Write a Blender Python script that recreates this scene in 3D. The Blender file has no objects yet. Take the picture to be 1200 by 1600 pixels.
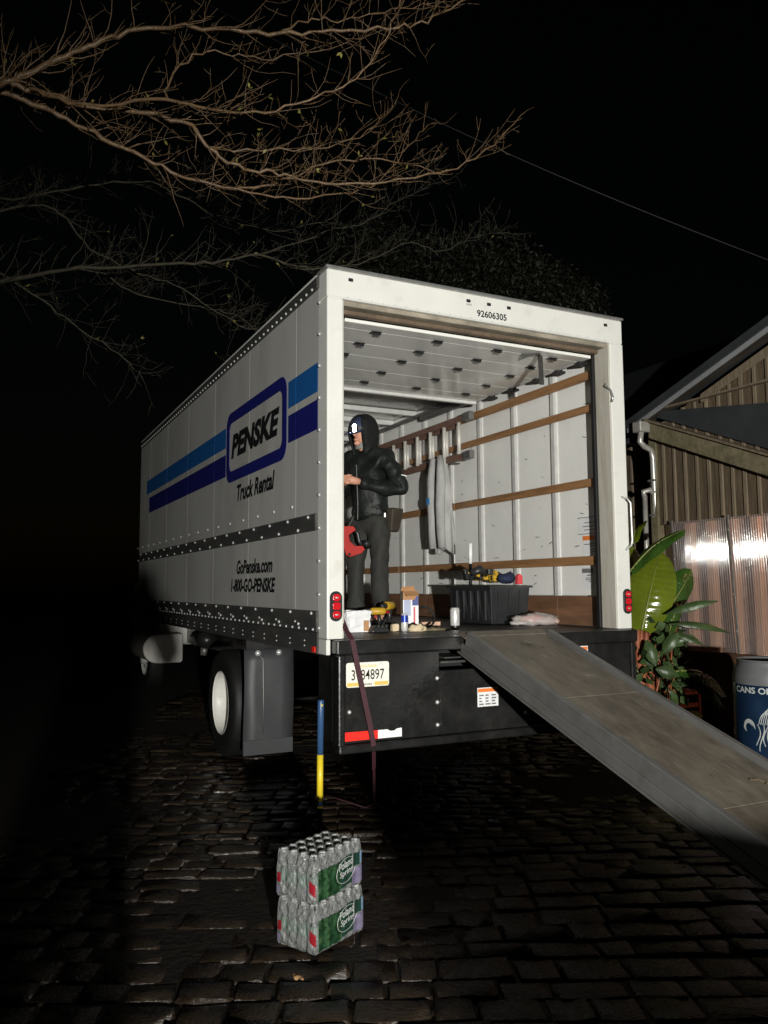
import bpy, bmesh, math, random
from mathutils import Vector, Matrix, Euler
R = math.radians
random.seed(7)
sc = bpy.context.scene
COL = sc.collection

# ------------------------------------------------------------------ camera
CAM = Vector((-1.9855, -4.8828, 1.5989))
YAW, PIT, ROL, FPX = 0.4571, 0.0928, -0.0058, 1257.9
FW = Vector((math.sin(YAW)*math.cos(PIT), math.cos(YAW)*math.cos(PIT), math.sin(PIT)))
RT0 = Vector((math.cos(YAW), -math.sin(YAW), 0)); UP0 = RT0.cross(FW)
RT = RT0*math.cos(ROL)+UP0*math.sin(ROL); UP = -RT0*math.sin(ROL)+UP0*math.cos(ROL)
cd = bpy.data.cameras.new('camera'); cam = bpy.data.objects.new('camera', cd); COL.objects.link(cam)
cam.matrix_world = Matrix(((RT.x, UP.x, -FW.x, CAM.x), (RT.y, UP.y, -FW.y, CAM.y), (RT.z, UP.z, -FW.z, CAM.z), (0, 0, 0, 1)))
cd.sensor_fit = 'VERTICAL'; cd.sensor_height = 36.0; cd.lens = FPX/1600*36.0
cd.clip_start = 0.05; cd.clip_end = 800
sc.camera = cam

# ------------------------------------------------------------------ night sky
w = bpy.data.worlds.new('World'); sc.world = w; w.use_nodes = True
nt = w.node_tree; bg = nt.nodes['Background']
sky = nt.nodes.new('ShaderNodeTexSky'); sky.sky_type = 'NISHITA'; sky.sun_disc = False
sky.sun_elevation = R(2); sky.sun_rotation = R(200)
nt.links.new(sky.outputs[0], bg.inputs[0]); bg.inputs[1].default_value = 0.0006

# ------------------------------------------------------------------ work lamp standing on the drive behind the camera
LAMP = Vector((-3.0, -10.4, 1.45))
ld = bpy.data.lights.new('work_lamp', 'SPOT'); ld.energy = 7300; ld.color = (1.0, 0.985, 0.925)
ld.spot_size = R(66); ld.spot_blend = 1.0; ld.shadow_soft_size = 0.07
lo = bpy.data.objects.new('work_lamp', ld); COL.objects.link(lo); lo.location = LAMP
lo.rotation_euler = (Vector((3.0, 1.0, 2.7))-LAMP).to_track_quat('-Z', 'Y').to_euler()

sc.view_settings.view_transform = 'Standard'; sc.view_settings.look = 'None'
sc.view_settings.exposure = 0.0; sc.view_settings.gamma = 1.0; sc.view_settings.use_curve_mapping = False
sc.render.engine = 'CYCLES'
sc.cycles.use_denoising = True
sc.cycles.max_bounces = 8; sc.cycles.transparent_max_bounces = 16
sc.cycles.sample_clamp_indirect = 6.0

# ------------------------------------------------------------------ helpers
def at(u, v, Z):            # a point seen at pixel (u, v) of the 1200x1600 photograph, Z metres ahead
    return CAM+(FW+RT*((u-600)/FPX)-UP*((v-800)/FPX))*Z

def gp(u, v, z=0.):      # where the ray through pixel (u, v) meets the height z
    d = FW+RT*((u-600)/FPX)-UP*((v-800)/FPX); return CAM+d*((z-CAM.z)/d.z)

def mat(name, col, rough=.5, metal=0., var=.15, vs=6., bump=0., bs=40., spec=.5, coat=0., stretch=None,
        dirt=None, dirt_amt=.5, dirt_s=3., dirt_lo=.5, dirt_hi=.7, rvar=0., emit=None, emit_s=0., trans=0., ior=1.45, alpha=1., sss=0.):
    m = bpy.data.materials.new(name); m.use_nodes = True
    t = m.node_tree; N = t.nodes; L = t.links; p = N['Principled BSDF']
    p.inputs['Roughness'].default_value = rough; p.inputs['Metallic'].default_value = metal
    p.inputs['Specular IOR Level'].default_value = spec; p.inputs['Coat Weight'].default_value = coat
    p.inputs['Coat Roughness'].default_value = .08
    p.inputs['Transmission Weight'].default_value = trans; p.inputs['IOR'].default_value = ior
    p.inputs['Alpha'].default_value = alpha
    co = N.new('ShaderNodeTexCoord'); mp = N.new('ShaderNodeMapping'); L.new(co.outputs['Object'], mp.inputs[0])
    if stretch: mp.inputs['Scale'].default_value = stretch
    nz = N.new('ShaderNodeTexNoise'); nz.inputs['Scale'].default_value = vs; nz.inputs['Detail'].default_value = 6; nz.inputs['Roughness'].default_value = .62
    L.new(mp.outputs[0], nz.inputs[0])
    rp = N.new('ShaderNodeValToRGB'); L.new(nz.outputs[0], rp.inputs[0])
    rp.color_ramp.elements[0].position = .28; rp.color_ramp.elements[1].position = .72
    rp.color_ramp.elements[0].color = [c*(1-var) for c in col]+[1]; rp.color_ramp.elements[1].color = [min(1, c*(1+var)) for c in col]+[1]
    out = rp.outputs[0]
    if dirt:
        n2 = N.new('ShaderNodeTexNoise'); n2.inputs['Scale'].default_value = dirt_s; n2.inputs['Detail'].default_value = 8; n2.inputs['Roughness'].default_value = .7
        L.new(mp.outputs[0], n2.inputs[0])
        mr = N.new('ShaderNodeMapRange'); L.new(n2.outputs[0], mr.inputs[0])
        mr.inputs[1].default_value = dirt_lo; mr.inputs[2].default_value = dirt_hi; mr.inputs[4].default_value = dirt_amt
        mx = N.new('ShaderNodeMix'); mx.data_type = 'RGBA'
        L.new(mr.outputs[0], mx.inputs[0]); L.new(out, mx.inputs[6]); mx.inputs[7].default_value = list(dirt)+[1]
        out = mx.outputs[2]
    L.new(out, p.inputs['Base Color'])
    if rvar:
        m2 = N.new('ShaderNodeMapRange'); L.new(nz.outputs[0], m2.inputs[0])
        m2.inputs[1].default_value = .3; m2.inputs[2].default_value = .7
        m2.inputs[3].default_value = max(.03, rough-rvar); m2.inputs[4].default_value = min(1, rough+rvar)
        L.new(m2.outputs[0], p.inputs['Roughness'])
    if bump:
        n3 = N.new('ShaderNodeTexNoise'); n3.inputs['Scale'].default_value = bs; n3.inputs['Detail'].default_value = 5
        L.new(mp.outputs[0], n3.inputs[0])
        b = N.new('ShaderNodeBump'); b.inputs['Strength'].default_value = bump; b.inputs['Distance'].default_value = .02
        L.new(n3.outputs[0], b.inputs['Height']); L.new(b.outputs[0], p.inputs['Normal'])
    if emit:
        p.inputs['Emission Color'].default_value = list(emit)+[1]; p.inputs['Emission Strength'].default_value = emit_s
    return m

class MB:
    def __init__(s): s.v = []; s.f = []
    def add(s, vs, fs):
        b = len(s.v); s.v += [tuple(q) for q in vs]; s.f += [tuple(b+i for i in f) for f in fs]; return s
    def box(s, x0, x1, y0, y1, z0, z1):
        return s.add([(x0,y0,z0),(x1,y0,z0),(x1,y1,z0),(x0,y1,z0),(x0,y0,z1),(x1,y0,z1),(x1,y1,z1),(x0,y1,z1)],
                     [(3,2,1,0),(4,5,6,7),(0,1,5,4),(1,2,6,5),(2,3,7,6),(3,0,4,7)])
    def hexa(s, P): return s.add(P, [(3,2,1,0),(4,5,6,7),(0,1,5,4),(1,2,6,5),(2,3,7,6),(3,0,4,7)])
    def beam(s, a, b, wx, wz, upv=(0,0,1)):
        a = Vector(a); b = Vector(b); d = (b-a).normalized(); x = d.cross(Vector(upv)).normalized()*(wx/2); z = x.cross(d).normalized()*(wz/2)
        return s.hexa([a-x-z, a+x-z, b+x-z, b-x-z, a-x+z, a+x+z, b+x+z, b-x+z])
    def tube(s, pts, rad, n=8, cap=True):
        pts = [Vector(p) for p in pts]
        if not hasattr(rad, '__len__'): rad = [rad]*len(pts)
        rings = []; pv = None
        for i, p in enumerate(pts):
            d = (pts[min(i+1, len(pts)-1)]-pts[max(i-1, 0)])
            d = d.normalized() if d.length > 1e-9 else Vector((0, 0, 1))
            if pv is None:
                a = Vector((0, 0, 1)) if abs(d.z) < .9 else Vector((1, 0, 0)); x = d.cross(a).normalized()
            else: x = (pv-d*pv.dot(d)).normalized()
            pv = x; y = d.cross(x)
            rings.append([p+(x*math.cos(k*2*math.pi/n)+y*math.sin(k*2*math.pi/n))*rad[i] for k in range(n)])
        vs = [q for r in rings for q in r]; fs = []
        for i in range(len(pts)-1):
            for k in range(n):
                fs.append((i*n+k, i*n+(k+1) % n, (i+1)*n+(k+1) % n, (i+1)*n+k))
        if cap: fs += [tuple(range(n-1, -1, -1)), tuple((len(pts)-1)*n+k for k in range(n))]
        return s.add(vs, fs)
    def lathe(s, prof, n=24, c=(0,0,0), axis='z', a0=0, cap=True):
        vs = []; fs = []
        for r, h in prof:
            for k in range(n):
                a = a0+k*2*math.pi/n; x, y = r*math.cos(a), r*math.sin(a)
                q = {'z': (x, y, h), 'x': (h, x, y), 'y': (y, h, x)}[axis]
                vs.append((q[0]+c[0], q[1]+c[1], q[2]+c[2]))
        for i in range(len(prof)-1):
            for k in range(n):
                fs.append((i*n+k, i*n+(k+1) % n, (i+1)*n+(k+1) % n, (i+1)*n+k))
        if cap: fs += [tuple(range(n-1, -1, -1)), tuple((len(prof)-1)*n+k for k in range(n))]
        return s.add(vs, fs)
    def prism(s, poly, f0, f1):      # poly of 2D points, f0/f1 map (a,b)->3D for both faces
        n = len(poly); vs = [f0(*p) for p in poly]+[f1(*p) for p in poly]
        return s.add(vs, [tuple(range(n-1, -1, -1)), tuple(range(n, 2*n))]+[(i, (i+1) % n, n+(i+1) % n, n+i) for i in range(n)])
    def ball(s, c, r, n=10, m=6, sc3=(1,1,1)):
        vs = []; fs = []
        for i in range(m+1):
            t = math.pi*i/m
            for k in range(n):
                a = 2*math.pi*k/n; vs.append((c[0]+r*sc3[0]*math.sin(t)*math.cos(a), c[1]+r*sc3[1]*math.sin(t)*math.sin(a), c[2]+r*sc3[2]*math.cos(t)))
        for i in range(m):
            for k in range(n): fs.append((i*n+k, (i+1)*n+k, (i+1)*n+(k+1) % n, i*n+(k+1) % n))
        return s.add(vs, fs)
    def mesh(s, name, m, smooth=False):
        me = bpy.data.meshes.new(name); me.from_pydata(s.v, [], s.f); me.validate()
        b = bmesh.new(); b.from_mesh(me); bmesh.ops.remove_doubles(b, verts=b.verts, dist=1e-6)
        bmesh.ops.recalc_face_normals(b, faces=b.faces)
        b.to_mesh(me); b.free()
        if m: me.materials.append(m)
        if smooth: me.polygons.foreach_set('use_smooth', [True]*len(me.polygons))
        return me
    def build(s, name, m, parent=None, smooth=False, bevel=0., seg=1, jit=0.):
        if jit:
            s.v = [(x+random.uniform(-jit, jit), y+random.uniform(-jit, jit), z+random.uniform(-jit, jit)) for x, y, z in s.v]
        return link(name, s.mesh(name, m, smooth), parent, bevel, seg)

def link(name, me, parent=None, bevel=0., seg=1):
    o = bpy.data.objects.new(name, me); COL.objects.link(o)
    if parent is not None:
        o.parent = parent
        r = parent
        while r.parent is not None: r = r.parent
        if parent is r and r.get('world_parts'): o.location = -r.location
    if bevel:
        md = o.modifiers.new('bevel', 'BEVEL'); md.width = bevel; md.segments = seg; md.limit_method = 'ANGLE'; md.angle_limit = R(40)
    return o
def tag(o, label, cat, group=None, kind=None):
    o['label'] = label; o['category'] = cat
    if group: o['group'] = group
    if kind: o['kind'] = kind
    return o
def thing(name, label, cat, loc=(0,0,0), rz=0., group=None, world=True):
    o = bpy.data.objects.new(name, None); COL.objects.link(o); o.location = loc; o.rotation_euler = (0, 0, rz); o.empty_display_size = .1
    if world: o['world_parts'] = 1
    return tag(o, label, cat, group)
def box(name, m, parent, x0, x1, y0, y1, z0, z1, bevel=.004, seg=1): return MB().box(x0,x1,y0,y1,z0,z1).build(name, m, parent, bevel=bevel, seg=seg)

def text_mesh(s, bold=0., shear=0., spacing=1.):
    c = bpy.data.curves.new('txt', 'FONT'); c.body = s; c.offset = bold; c.shear = shear; c.space_character = spacing; c.fill_mode = 'FRONT'; c.resolution_u = 3
    o = bpy.data.objects.new('txt', c); COL.objects.link(o)
    dg = bpy.context.evaluated_depsgraph_get(); me = bpy.data.meshes.new_from_object(o.evaluated_get(dg))
    bpy.data.objects.remove(o); bpy.data.curves.remove(c); return me
def lettering(name, s, m, parent, origin, xa, ya, wd, ht, bold=0., shear=0., spacing=1., warp=None):
    me = text_mesh(s, bold, shear, spacing)
    xs = [v.co.x for v in me.vertices]; ys = [v.co.y for v in me.vertices]
    x0, x1, y0, y1 = min(xs), max(xs), min(ys), max(ys); O = Vector(origin); xa = Vector(xa); ya = Vector(ya)
    for v in me.vertices:
        a = (v.co.x-x0)/(x1-x0)*wd; b = (v.co.y-y0)/(y1-y0)*ht
        v.co = warp(a, b) if warp else O+xa*a+ya*b
    me.materials.clear(); me.materials.append(m)
    return link(name, me, parent)

def skinned(edges_chains, smooth_levels=2, root=None):
    """chains: list of lists of (x,y,z,rx[,ry]); equal coordinates share a vertex"""
    bm = bmesh.new(); lay = bm.verts.layers.skin.verify(); cache = {}
    def vert(q):
        k = tuple(round(c, 4) for c in q[:3])
        if k not in cache:
            v = bm.verts.new(q[:3]); v[lay].radius = (q[3], q[4] if len(q) > 4 else q[3]); v[lay].use_root = (not cache); cache[k] = v
        return cache[k]
    for ch in edges_chains:
        pv = None
        for q in ch:
            v = vert(q)
            if pv is not None and pv is not v and bm.edges.get((pv, v)) is None: bm.edges.new((pv, v))
            pv = v
    me = bpy.data.meshes.new('skin'); bm.to_mesh(me); bm.free()
    o = bpy.data.objects.new('skin', me); COL.objects.link(o)
    o.modifiers.new('s', 'SKIN').use_smooth_shade = True
    sb = o.modifiers.new('b', 'SUBSURF'); sb.levels = smooth_levels; sb.render_levels = smooth_levels
    dg = bpy.context.evaluated_depsgraph_get(); r = bpy.data.meshes.new_from_object(o.evaluated_get(dg))
    bpy.data.objects.remove(o)
    r.polygons.foreach_set('use_smooth', [True]*len(r.polygons))
    return r

# ------------------------------------------------------------------ materials
M = {}
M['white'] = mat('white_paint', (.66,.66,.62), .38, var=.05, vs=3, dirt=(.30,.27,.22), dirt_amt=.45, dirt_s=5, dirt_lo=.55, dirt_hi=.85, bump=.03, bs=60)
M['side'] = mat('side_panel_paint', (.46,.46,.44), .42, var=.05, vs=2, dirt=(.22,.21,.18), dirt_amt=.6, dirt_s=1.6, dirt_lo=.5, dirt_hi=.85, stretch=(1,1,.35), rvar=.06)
M['inwall'] = mat('interior_liner', (.79,.79,.76), .36, var=.06, vs=2.5, dirt=(.10,.09,.08), dirt_amt=.75, dirt_s=9, dirt_lo=.69, dirt_hi=.74, stretch=(1,1.2,.8), bump=.04, bs=8)
M['ceil'] = mat('ceiling_liner', (.74,.74,.70), .16, var=.06, vs=3, bump=.05, bs=6)
M['jamb'] = mat('dirty_jamb', (.50,.48,.42), .5, var=.12, vs=6, dirt=(.22,.18,.13), dirt_amt=.8, dirt_s=6, dirt_lo=.42, dirt_hi=.75, stretch=(3,3,.35))
M['rail'] = mat('dark_rail', (.075,.075,.072), .42, .3, var=.25, vs=5, dirt=(.16,.15,.13), dirt_amt=.5, dirt_s=4, stretch=(1,.3,1))
M['ribw'] = mat('pale_rib', (.66,.66,.64), .3, .25, var=.12, vs=12)
M['chrome'] = mat('rivet_steel', (.66,.66,.65), .36, .5, var=.05)
M['galv'] = mat('galvanised', (.50,.50,.49), .3, .75, var=.2, vs=14)
M['black'] = mat('black_paint', (.011,.011,.011), .33, var=.3, vs=5, dirt=(.035,.031,.026), dirt_amt=.5, dirt_s=7, dirt_lo=.5, dirt_hi=.8, bump=.08, bs=30, rvar=.1)
M['rubber'] = mat('rubber', (.007,.007,.007), .6, var=.3, vs=9, dirt=(.016,.015,.013), dirt_amt=.6, dirt_s=8)
M['flap'] = mat('mudflap_rubber', (.042,.045,.047), .5, var=.12, vs=4, dirt=(.062,.06,.055), dirt_amt=.5, dirt_s=5)
M['wood'] = mat('slat_wood', (.27,.14,.06), .5, var=.35, vs=10, stretch=(1,.25,3), bump=.1, bs=30)
M['ply'] = mat('kick_ply', (.17,.085,.045), .5, var=.35, vs=7, stretch=(1,.3,2), dirt=(.07,.05,.04), dirt_amt=.7, dirt_s=5)
M['floorw'] = mat('floor_plank', (.05,.042,.035), .45, var=.4, vs=6, stretch=(3,.3,1))
M['blue1'] = mat('light_blue_print', (.012,.105,.34), .4, var=.06)
M['blue2'] = mat('dark_blue_print', (.012,.014,.15), .4, var=.08)
M['ink'] = mat('black_print', (.012,.012,.014), .4, var=.1)
M['red_lens'] = mat('red_lens', (.55,.012,.018), .15, var=.2, vs=40, coat=1., bump=.25, bs=90)
M['redtape'] = mat('red_reflective_tape', (.85,.03,.02), .35, var=.12, vs=60, emit=None)
M['whitetape'] = mat('white_reflective_tape', (.85,.85,.84), .3, var=.1, vs=60)
M['plate'] = mat('plate_white', (.78,.76,.68), .35, var=.06)
M['gold'] = mat('plate_gold', (.72,.50,.12), .4, var=.1)
M['orange'] = mat('warning_orange', (.75,.20,.04), .4, var=.1)
M['grey_print'] = mat('grey_print', (.16,.16,.16), .5, var=.2)
M['rim'] = mat('wheel_white', (.78,.77,.72), .4, var=.08, dirt=(.22,.19,.15), dirt_amt=.5, dirt_s=6)
M['alu'] = mat('aluminium', (.60,.58,.53), .42, .35, var=.15, vs=5, stretch=(3,1,.5))
M['ramp'] = mat('ramp_deck', (.175,.152,.12), .5, .3, var=.28, vs=7, dirt=(.075,.064,.05), dirt_amt=.85, dirt_s=3.2, dirt_lo=.46, dirt_hi=.8, bump=.06, bs=25, rvar=.1, stretch=(1.6,.7,.7))
M['ramprail'] = mat('ramp_rail', (.185,.185,.18), .4, .5, var=.15, vs=6, dirt=(.12,.11,.09), dirt_amt=.5, dirt_s=5)
M['glass'] = mat('dark_glass', (.01,.012,.014), .05, var=.1)
M['cabw'] = mat('cab_paint', (.62,.62,.58), .3, var=.05, coat=.3)
M['jacket'] = mat('rain_jacket', (.010,.012,.011), .5, var=.45, vs=9, bump=1., bs=10, rvar=.15, spec=.22)
M['hood'] = mat('hood_cloth', (.010,.011,.011), .7, spec=.2, var=.4, vs=8, bump=1., bs=12)
M['trouser'] = mat('work_trousers', (.022,.022,.019), .8, var=.25, vs=10, bump=.4, bs=18)
M['skin'] = mat('skin', (.55,.28,.19), .5, var=.12, vs=14)
M['greyshirt'] = mat('grey_collar', (.22,.22,.21), .85, var=.2, vs=20)
M['grey_fleece'] = mat('grey_fleece', (.36,.36,.35), .95, var=.22, vs=9, bump=.5, bs=14, stretch=(1,1,.4))
M['redtool'] = mat('red_tool', (.36,.016,.012), .6, var=.15, vs=12, spec=.25)
M['blackplastic'] = mat('black_plastic', (.02,.021,.022), .36, var=.2, bump=.05, bs=60)
M['tote'] = mat('black_tote', (.022,.023,.025), .34, var=.25, vs=5, bump=.05, bs=20)
M['yellow'] = mat('yellow_plastic', (.48,.29,.02), .42, var=.15)
M['navy'] = mat('navy_cloth', (.012,.018,.05), .8, var=.3, vs=12, bump=.4, bs=20)
M['pinkred'] = mat('red_cloth', (.65,.06,.07), .7, var=.2)
M['can'] = mat('can_silver', (.78,.78,.77), .32, .45, var=.1, vs=10)
M['canblue'] = mat('can_blue', (.03,.06,.42), .3, .4, var=.15)
M['card'] = mat('cardboard', (.42,.22,.10), .75, var=.15)
M['paperw'] = mat('printed_white_card', (.74,.74,.75), .5, var=.1, vs=12)
M['bread'] = mat('bread', (.62,.50,.33), .8, var=.2, vs=20, bump=.2)
M['strapred'] = mat('maroon_webbing', (.05,.014,.02), .65, var=.3, vs=40)
M['strapblk'] = mat('black_webbing', (.035,.033,.03), .7, var=.3, vs=30)
M['sblue'] = mat('blue_handle', (.035,.085,.19), .35, var=.15)
M['syellow'] = mat('yellow_handle', (.74,.56,.03), .35, var=.1)
M['bark'] = mat('bark', (.15,.093,.048), .36, var=.4, vs=20, bump=.3, bs=60, dirt=(.15,.14,.09), dirt_amt=.5, dirt_s=18, dirt_lo=.52, dirt_hi=.7)
M['barkf'] = mat('lichen_bark', (.05,.042,.029), .7, var=.4, vs=15, dirt=(.075,.075,.042), dirt_amt=.7, dirt_s=9, dirt_lo=.45, dirt_hi=.65)
M['twigleaf'] = mat('twig_leaf', (.22,.20,.05), .5, var=.4)
M['evergreen'] = mat('evergreen_leaf', (.016,.019,.008), .6, var=.4, vs=2)
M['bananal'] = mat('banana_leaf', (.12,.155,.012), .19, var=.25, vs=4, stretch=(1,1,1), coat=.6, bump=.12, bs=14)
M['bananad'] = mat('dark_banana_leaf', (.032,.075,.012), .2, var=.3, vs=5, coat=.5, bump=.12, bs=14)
M['rib'] = mat('leaf_midrib', (.20,.22,.06), .35, var=.15)
M['leaf'] = mat('shrub_leaf', (.042,.072,.024), .38, var=.5, vs=5, bump=.25, bs=20)
M['stem'] = mat('red_stem', (.30,.09,.04), .5, var=.3)
M['soil'] = mat('soil', (.06,.042,.028), .75, var=.5, vs=8, bump=.6, bs=18)
M['yleaf'] = mat('yellow_leaf', (.33,.32,.05), .5, var=.25, vs=12)
M['dleaf'] = mat('dry_leaf', (.55,.32,.16), .35, var=.25, vs=20, bump=.3)
M['board'] = mat('barn_board', (.105,.076,.046), .75, var=.38, vs=9, stretch=(3,3,.35), bump=.3, bs=18, dirt=(.055,.045,.026), dirt_amt=.7, dirt_s=5, dirt_lo=.48, dirt_hi=.7)
M['batten'] = mat('barn_batten', (.19,.148,.10), .75, var=.3, vs=10, stretch=(3,3,.35), bump=.3, bs=20, dirt=(.09,.072,.045), dirt_amt=.6, dirt_s=6, dirt_lo=.45, dirt_hi=.7)
M['trim'] = mat('mossy_trim', (.16,.135,.08), .8, var=.35, vs=8, bump=.3, bs=20, dirt=(.07,.075,.035), dirt_amt=.7, dirt_s=6)
M['fascia'] = mat('grey_fascia', (.26,.27,.275), .5, .1, var=.15)
M['roof'] = mat('dark_metal_roof', (.05,.053,.058), .5, .3, var=.2, vs=4)
M['spout'] = mat('downspout_metal', (.48,.47,.43), .35, .4, var=.15, dirt=(.25,.23,.2), dirt_amt=.4, dirt_s=10)
M['stud'] = mat('framing_wood', (.66,.42,.30), .7, var=.2, vs=8, stretch=(2,2,.3))
M['osb'] = mat('inner_sheathing', (.42,.30,.26), .8, var=.35, vs=10)
M['basew'] = mat('base_board', (.10,.05,.028), .6, var=.35, vs=7, stretch=(1,.3,2))
M['barrel_b'] = mat('barrel_blue', (.007,.02,.048), .3, var=.35, vs=5)
M['barrel_g'] = mat('barrel_grey', (.15,.155,.16), .4, .2, var=.15)
M['white_ink'] = mat('white_ink', (.72,.73,.74), .5, var=.1)
M['ink_pale'] = mat('pale_ink', (.42,.44,.42), .4, var=.25, vs=60)
M['oplast'] = mat('orange_plastic', (.60,.10,.025), .4, var=.12)
M['stone'] = mat('wet_granite', (.026,.018,.0116), .32, var=.6, vs=4, bump=.55, bs=12, rvar=.18, spec=.5, dirt=(.015,.0105,.007), dirt_amt=.7, dirt_s=3)
M['joint'] = mat('joint_soil', (.014,.010,.0068), .75, var=.4, vs=6, bump=.5, bs=30)
M['cap'] = mat('bottle_cap', (.55,.56,.57), .35, var=.08)
M['steel_dk'] = mat('dark_steel', (.02,.02,.022), .45, .6, var=.3)
M['wire'] = mat('cable_black', (.025,.025,.025), .5, var=.1)

def glossy_clear(name, tint, fac, rough, wave=None, bump=.3, bs=30):
    m = bpy.data.materials.new(name); m.use_nodes = True; t = m.node_tree; N = t.nodes; L = t.links
    p = N['Principled BSDF']; p.inputs['Base Color'].default_value = list(tint)+[1]; p.inputs['Roughness'].default_value = rough
    tr = N.new('ShaderNodeBsdfTransparent'); tr.inputs[0].default_value = (.93,.93,.92,1)
    mx = N.new('ShaderNodeMixShader'); mx.inputs[0].default_value = fac
    L.new(tr.outputs[0], mx.inputs[1]); L.new(p.outputs[0], mx.inputs[2]); L.new(mx.outputs[0], N['Material Output'].inputs[0])
    co = N.new('ShaderNodeTexCoord'); b = N.new('ShaderNodeBump'); b.inputs['Strength'].default_value = bump; b.inputs['Distance'].default_value = .012
    if wave:
        wv = N.new('ShaderNodeTexWave'); wv.wave_type = 'BANDS'; wv.bands_direction = 'Y'; wv.inputs['Scale'].default_value = wave
        wv.inputs['Distortion'].default_value = .6; wv.inputs['Detail'].default_value = 1
        L.new(co.outputs['Object'], wv.inputs[0]); L.new(wv.outputs[0], b.inputs['Height'])
        nz = N.new('ShaderNodeTexNoise'); nz.inputs['Scale'].default_value = 4; L.new(co.outputs['Object'], nz.inputs[0])
        b2 = N.new('ShaderNodeBump'); b2.inputs['Strength'].default_value = .12; b2.inputs['Distance'].default_value = .02
        L.new(nz.outputs[0], b2.inputs['Height']); L.new(b.outputs[0], b2.inputs['Normal']); L.new(b2.outputs[0], p.inputs['Normal'])
    else:
        nz = N.new('ShaderNodeTexNoise'); nz.inputs['Scale'].default_value = bs; nz.inputs['Detail'].default_value = 4
        L.new(co.outputs['Object'], nz.inputs[0]); L.new(nz.outputs[0], b.inputs['Height']); L.new(b.outputs[0], p.inputs['Normal'])
    return m
M['poly'] = glossy_clear('polycarbonate', (.30,.245,.225), .40, .07, bump=.05, bs=9)
M['poly'].node_tree.nodes['Transparent BSDF'].inputs[0].default_value = (.97,.90,.85,1)
def more_spec(k, v=1.):
    M[k].node_tree.nodes['Principled BSDF'].inputs['Specular IOR Level'].default_value = v
M['film'] = glossy_clear('shrink_film', (.33,.34,.335), .50, .13, bump=1., bs=36)
M['pet'] = glossy_clear('pet_bottle', (.12,.125,.125), .26, .08, bump=.6, bs=70)
for k in ('film', 'pet', 'poly'): more_spec(k)
M['film'].node_tree.nodes['Bump'].inputs['Distance'].default_value = .03
M['bagfilm'] = glossy_clear('bag_film', (.62,.58,.56), .5, .22, bump=.9, bs=22)

# ================================================================== GROUND
g = MB(); N_ = 40
gv = [(-200+400*i/N_, -200+400*j/N_, -.0145) for j in range(N_+1) for i in range(N_+1)]
gf = [(j*(N_+1)+i, j*(N_+1)+i+1, (j+1)*(N_+1)+i+1, (j+1)*(N_+1)+i) for j in range(N_) for i in range(N_)]
ground = g.add(gv, gf).build('ground', M['joint']); ground['kind'] = 'structure'

rs = random.Random(11)
def stone_variant(i):
    r = random.Random(100+i); nx, ny = 5, 4
    xs = [-.5, -.44, .0+r.uniform(-.12,.12), .44, .5]; ys = [-.5, -.41, .41, .5]
    V = []; F = []
    for b, y in enumerate(ys):
        for a, x in enumerate(xs):
            edge = (a in (0, nx-1)) or (b in (0, ny-1)); corner = (a in (0, nx-1)) and (b in (0, ny-1))
            z = (-.0075 if edge else r.uniform(-.005, .005))-(.004 if corner else 0)
            jx, jy = (r.uniform(-.05,.05), r.uniform(-.085,.085)) if edge else (r.uniform(-.02,.02), r.uniform(-.03,.03))
            V.append((x*(.96 if corner else 1)+jx, y*(.95 if corner else 1)+jy, z))
    for b in range(ny-1):
        for a in range(nx-1): F.append((b*nx+a, b*nx+a+1, (b+1)*nx+a+1, (b+1)*nx+a))
    per = [a for a in range(nx)]+[b*nx+nx-1 for b in range(1, ny)]+[(ny-1)*nx+a for a in range(nx-2, -1, -1)]+[b*nx for b in range(ny-2, 0, -1)]
    n0 = len(V); V += [(V[k][0], V[k][1], -.09) for k in per]
    for k in range(len(per)): F.append((per[(k+1) % len(per)], per[k], n0+k, n0+(k+1) % len(per)))
    return V, F
SV = [stone_variant(i) for i in range(14)]
SM = []
for V, F in SV:
    me = bpy.data.meshes.new('cobblestone'); me.from_pydata(V, [], F); me.materials.append(M['stone'])
    me.polygons.foreach_set('use_smooth', [True]*len(me.polygons)); SM.append(me)
PY = YAW-.03
sd = Vector((math.cos(PY), -math.sin(PY), 0)); td = Vector((math.sin(PY), math.cos(PY), 0))
stones = []; t = -1.0
while t < 17:
    wd = rs.uniform(.115, .20); s = -2.75+rs.uniform(0, .3)  # no stones further left; bare dark soil stands in for shade there
    bow = rs.uniform(-.02, .02)
    while s < 7.5:
        ln = rs.uniform(.14, .36)
        c = Vector((CAM.x, CAM.y, 0))+sd*(s+ln/2)+td*(t+wd/2+bow*math.sin(s*1.3)+.03*math.sin(s*.7+t))
        gz = .012*math.sin(c.x*1.7+c.y*.9)+.010*math.sin(c.y*2.3-c.x)
        stones.append((t, s+ln/2, c, ln-.007, wd-.007, gz+rs.uniform(-.007, .006), -PY+rs.uniform(-.035, .035), rs.uniform(-.026,.026), rs.uniform(-.03,.03), rs.randrange(14), rs.choice((0, math.pi))))
        s += ln
    t += wd
near = [q for q in stones if q[0] > 2.5 and abs(q[1]) < .5*q[0]+.15]
near.sort(key=lambda q: q[0]); near = near[:300]; nid = set(id(q) for q in near)
big = MB()
for q in stones:
    t, s, c, ln, wd, z, rz, rx, ry, k, fl = q
    mtx = Matrix.Translation((c.x, c.y, z)) @ Euler((rx, ry, rz+fl)).to_matrix().to_4x4() @ Matrix.Diagonal((ln, wd, 1, 1))
    if id(q) in nid:
        o = bpy.data.objects.new('cobblestone', SM[k]); COL.objects.link(o); o.parent = ground; o.matrix_world = mtx
    else:
        V, F = SV[k]; big.add([mtx @ Vector(v) for v in V], F)
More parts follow.
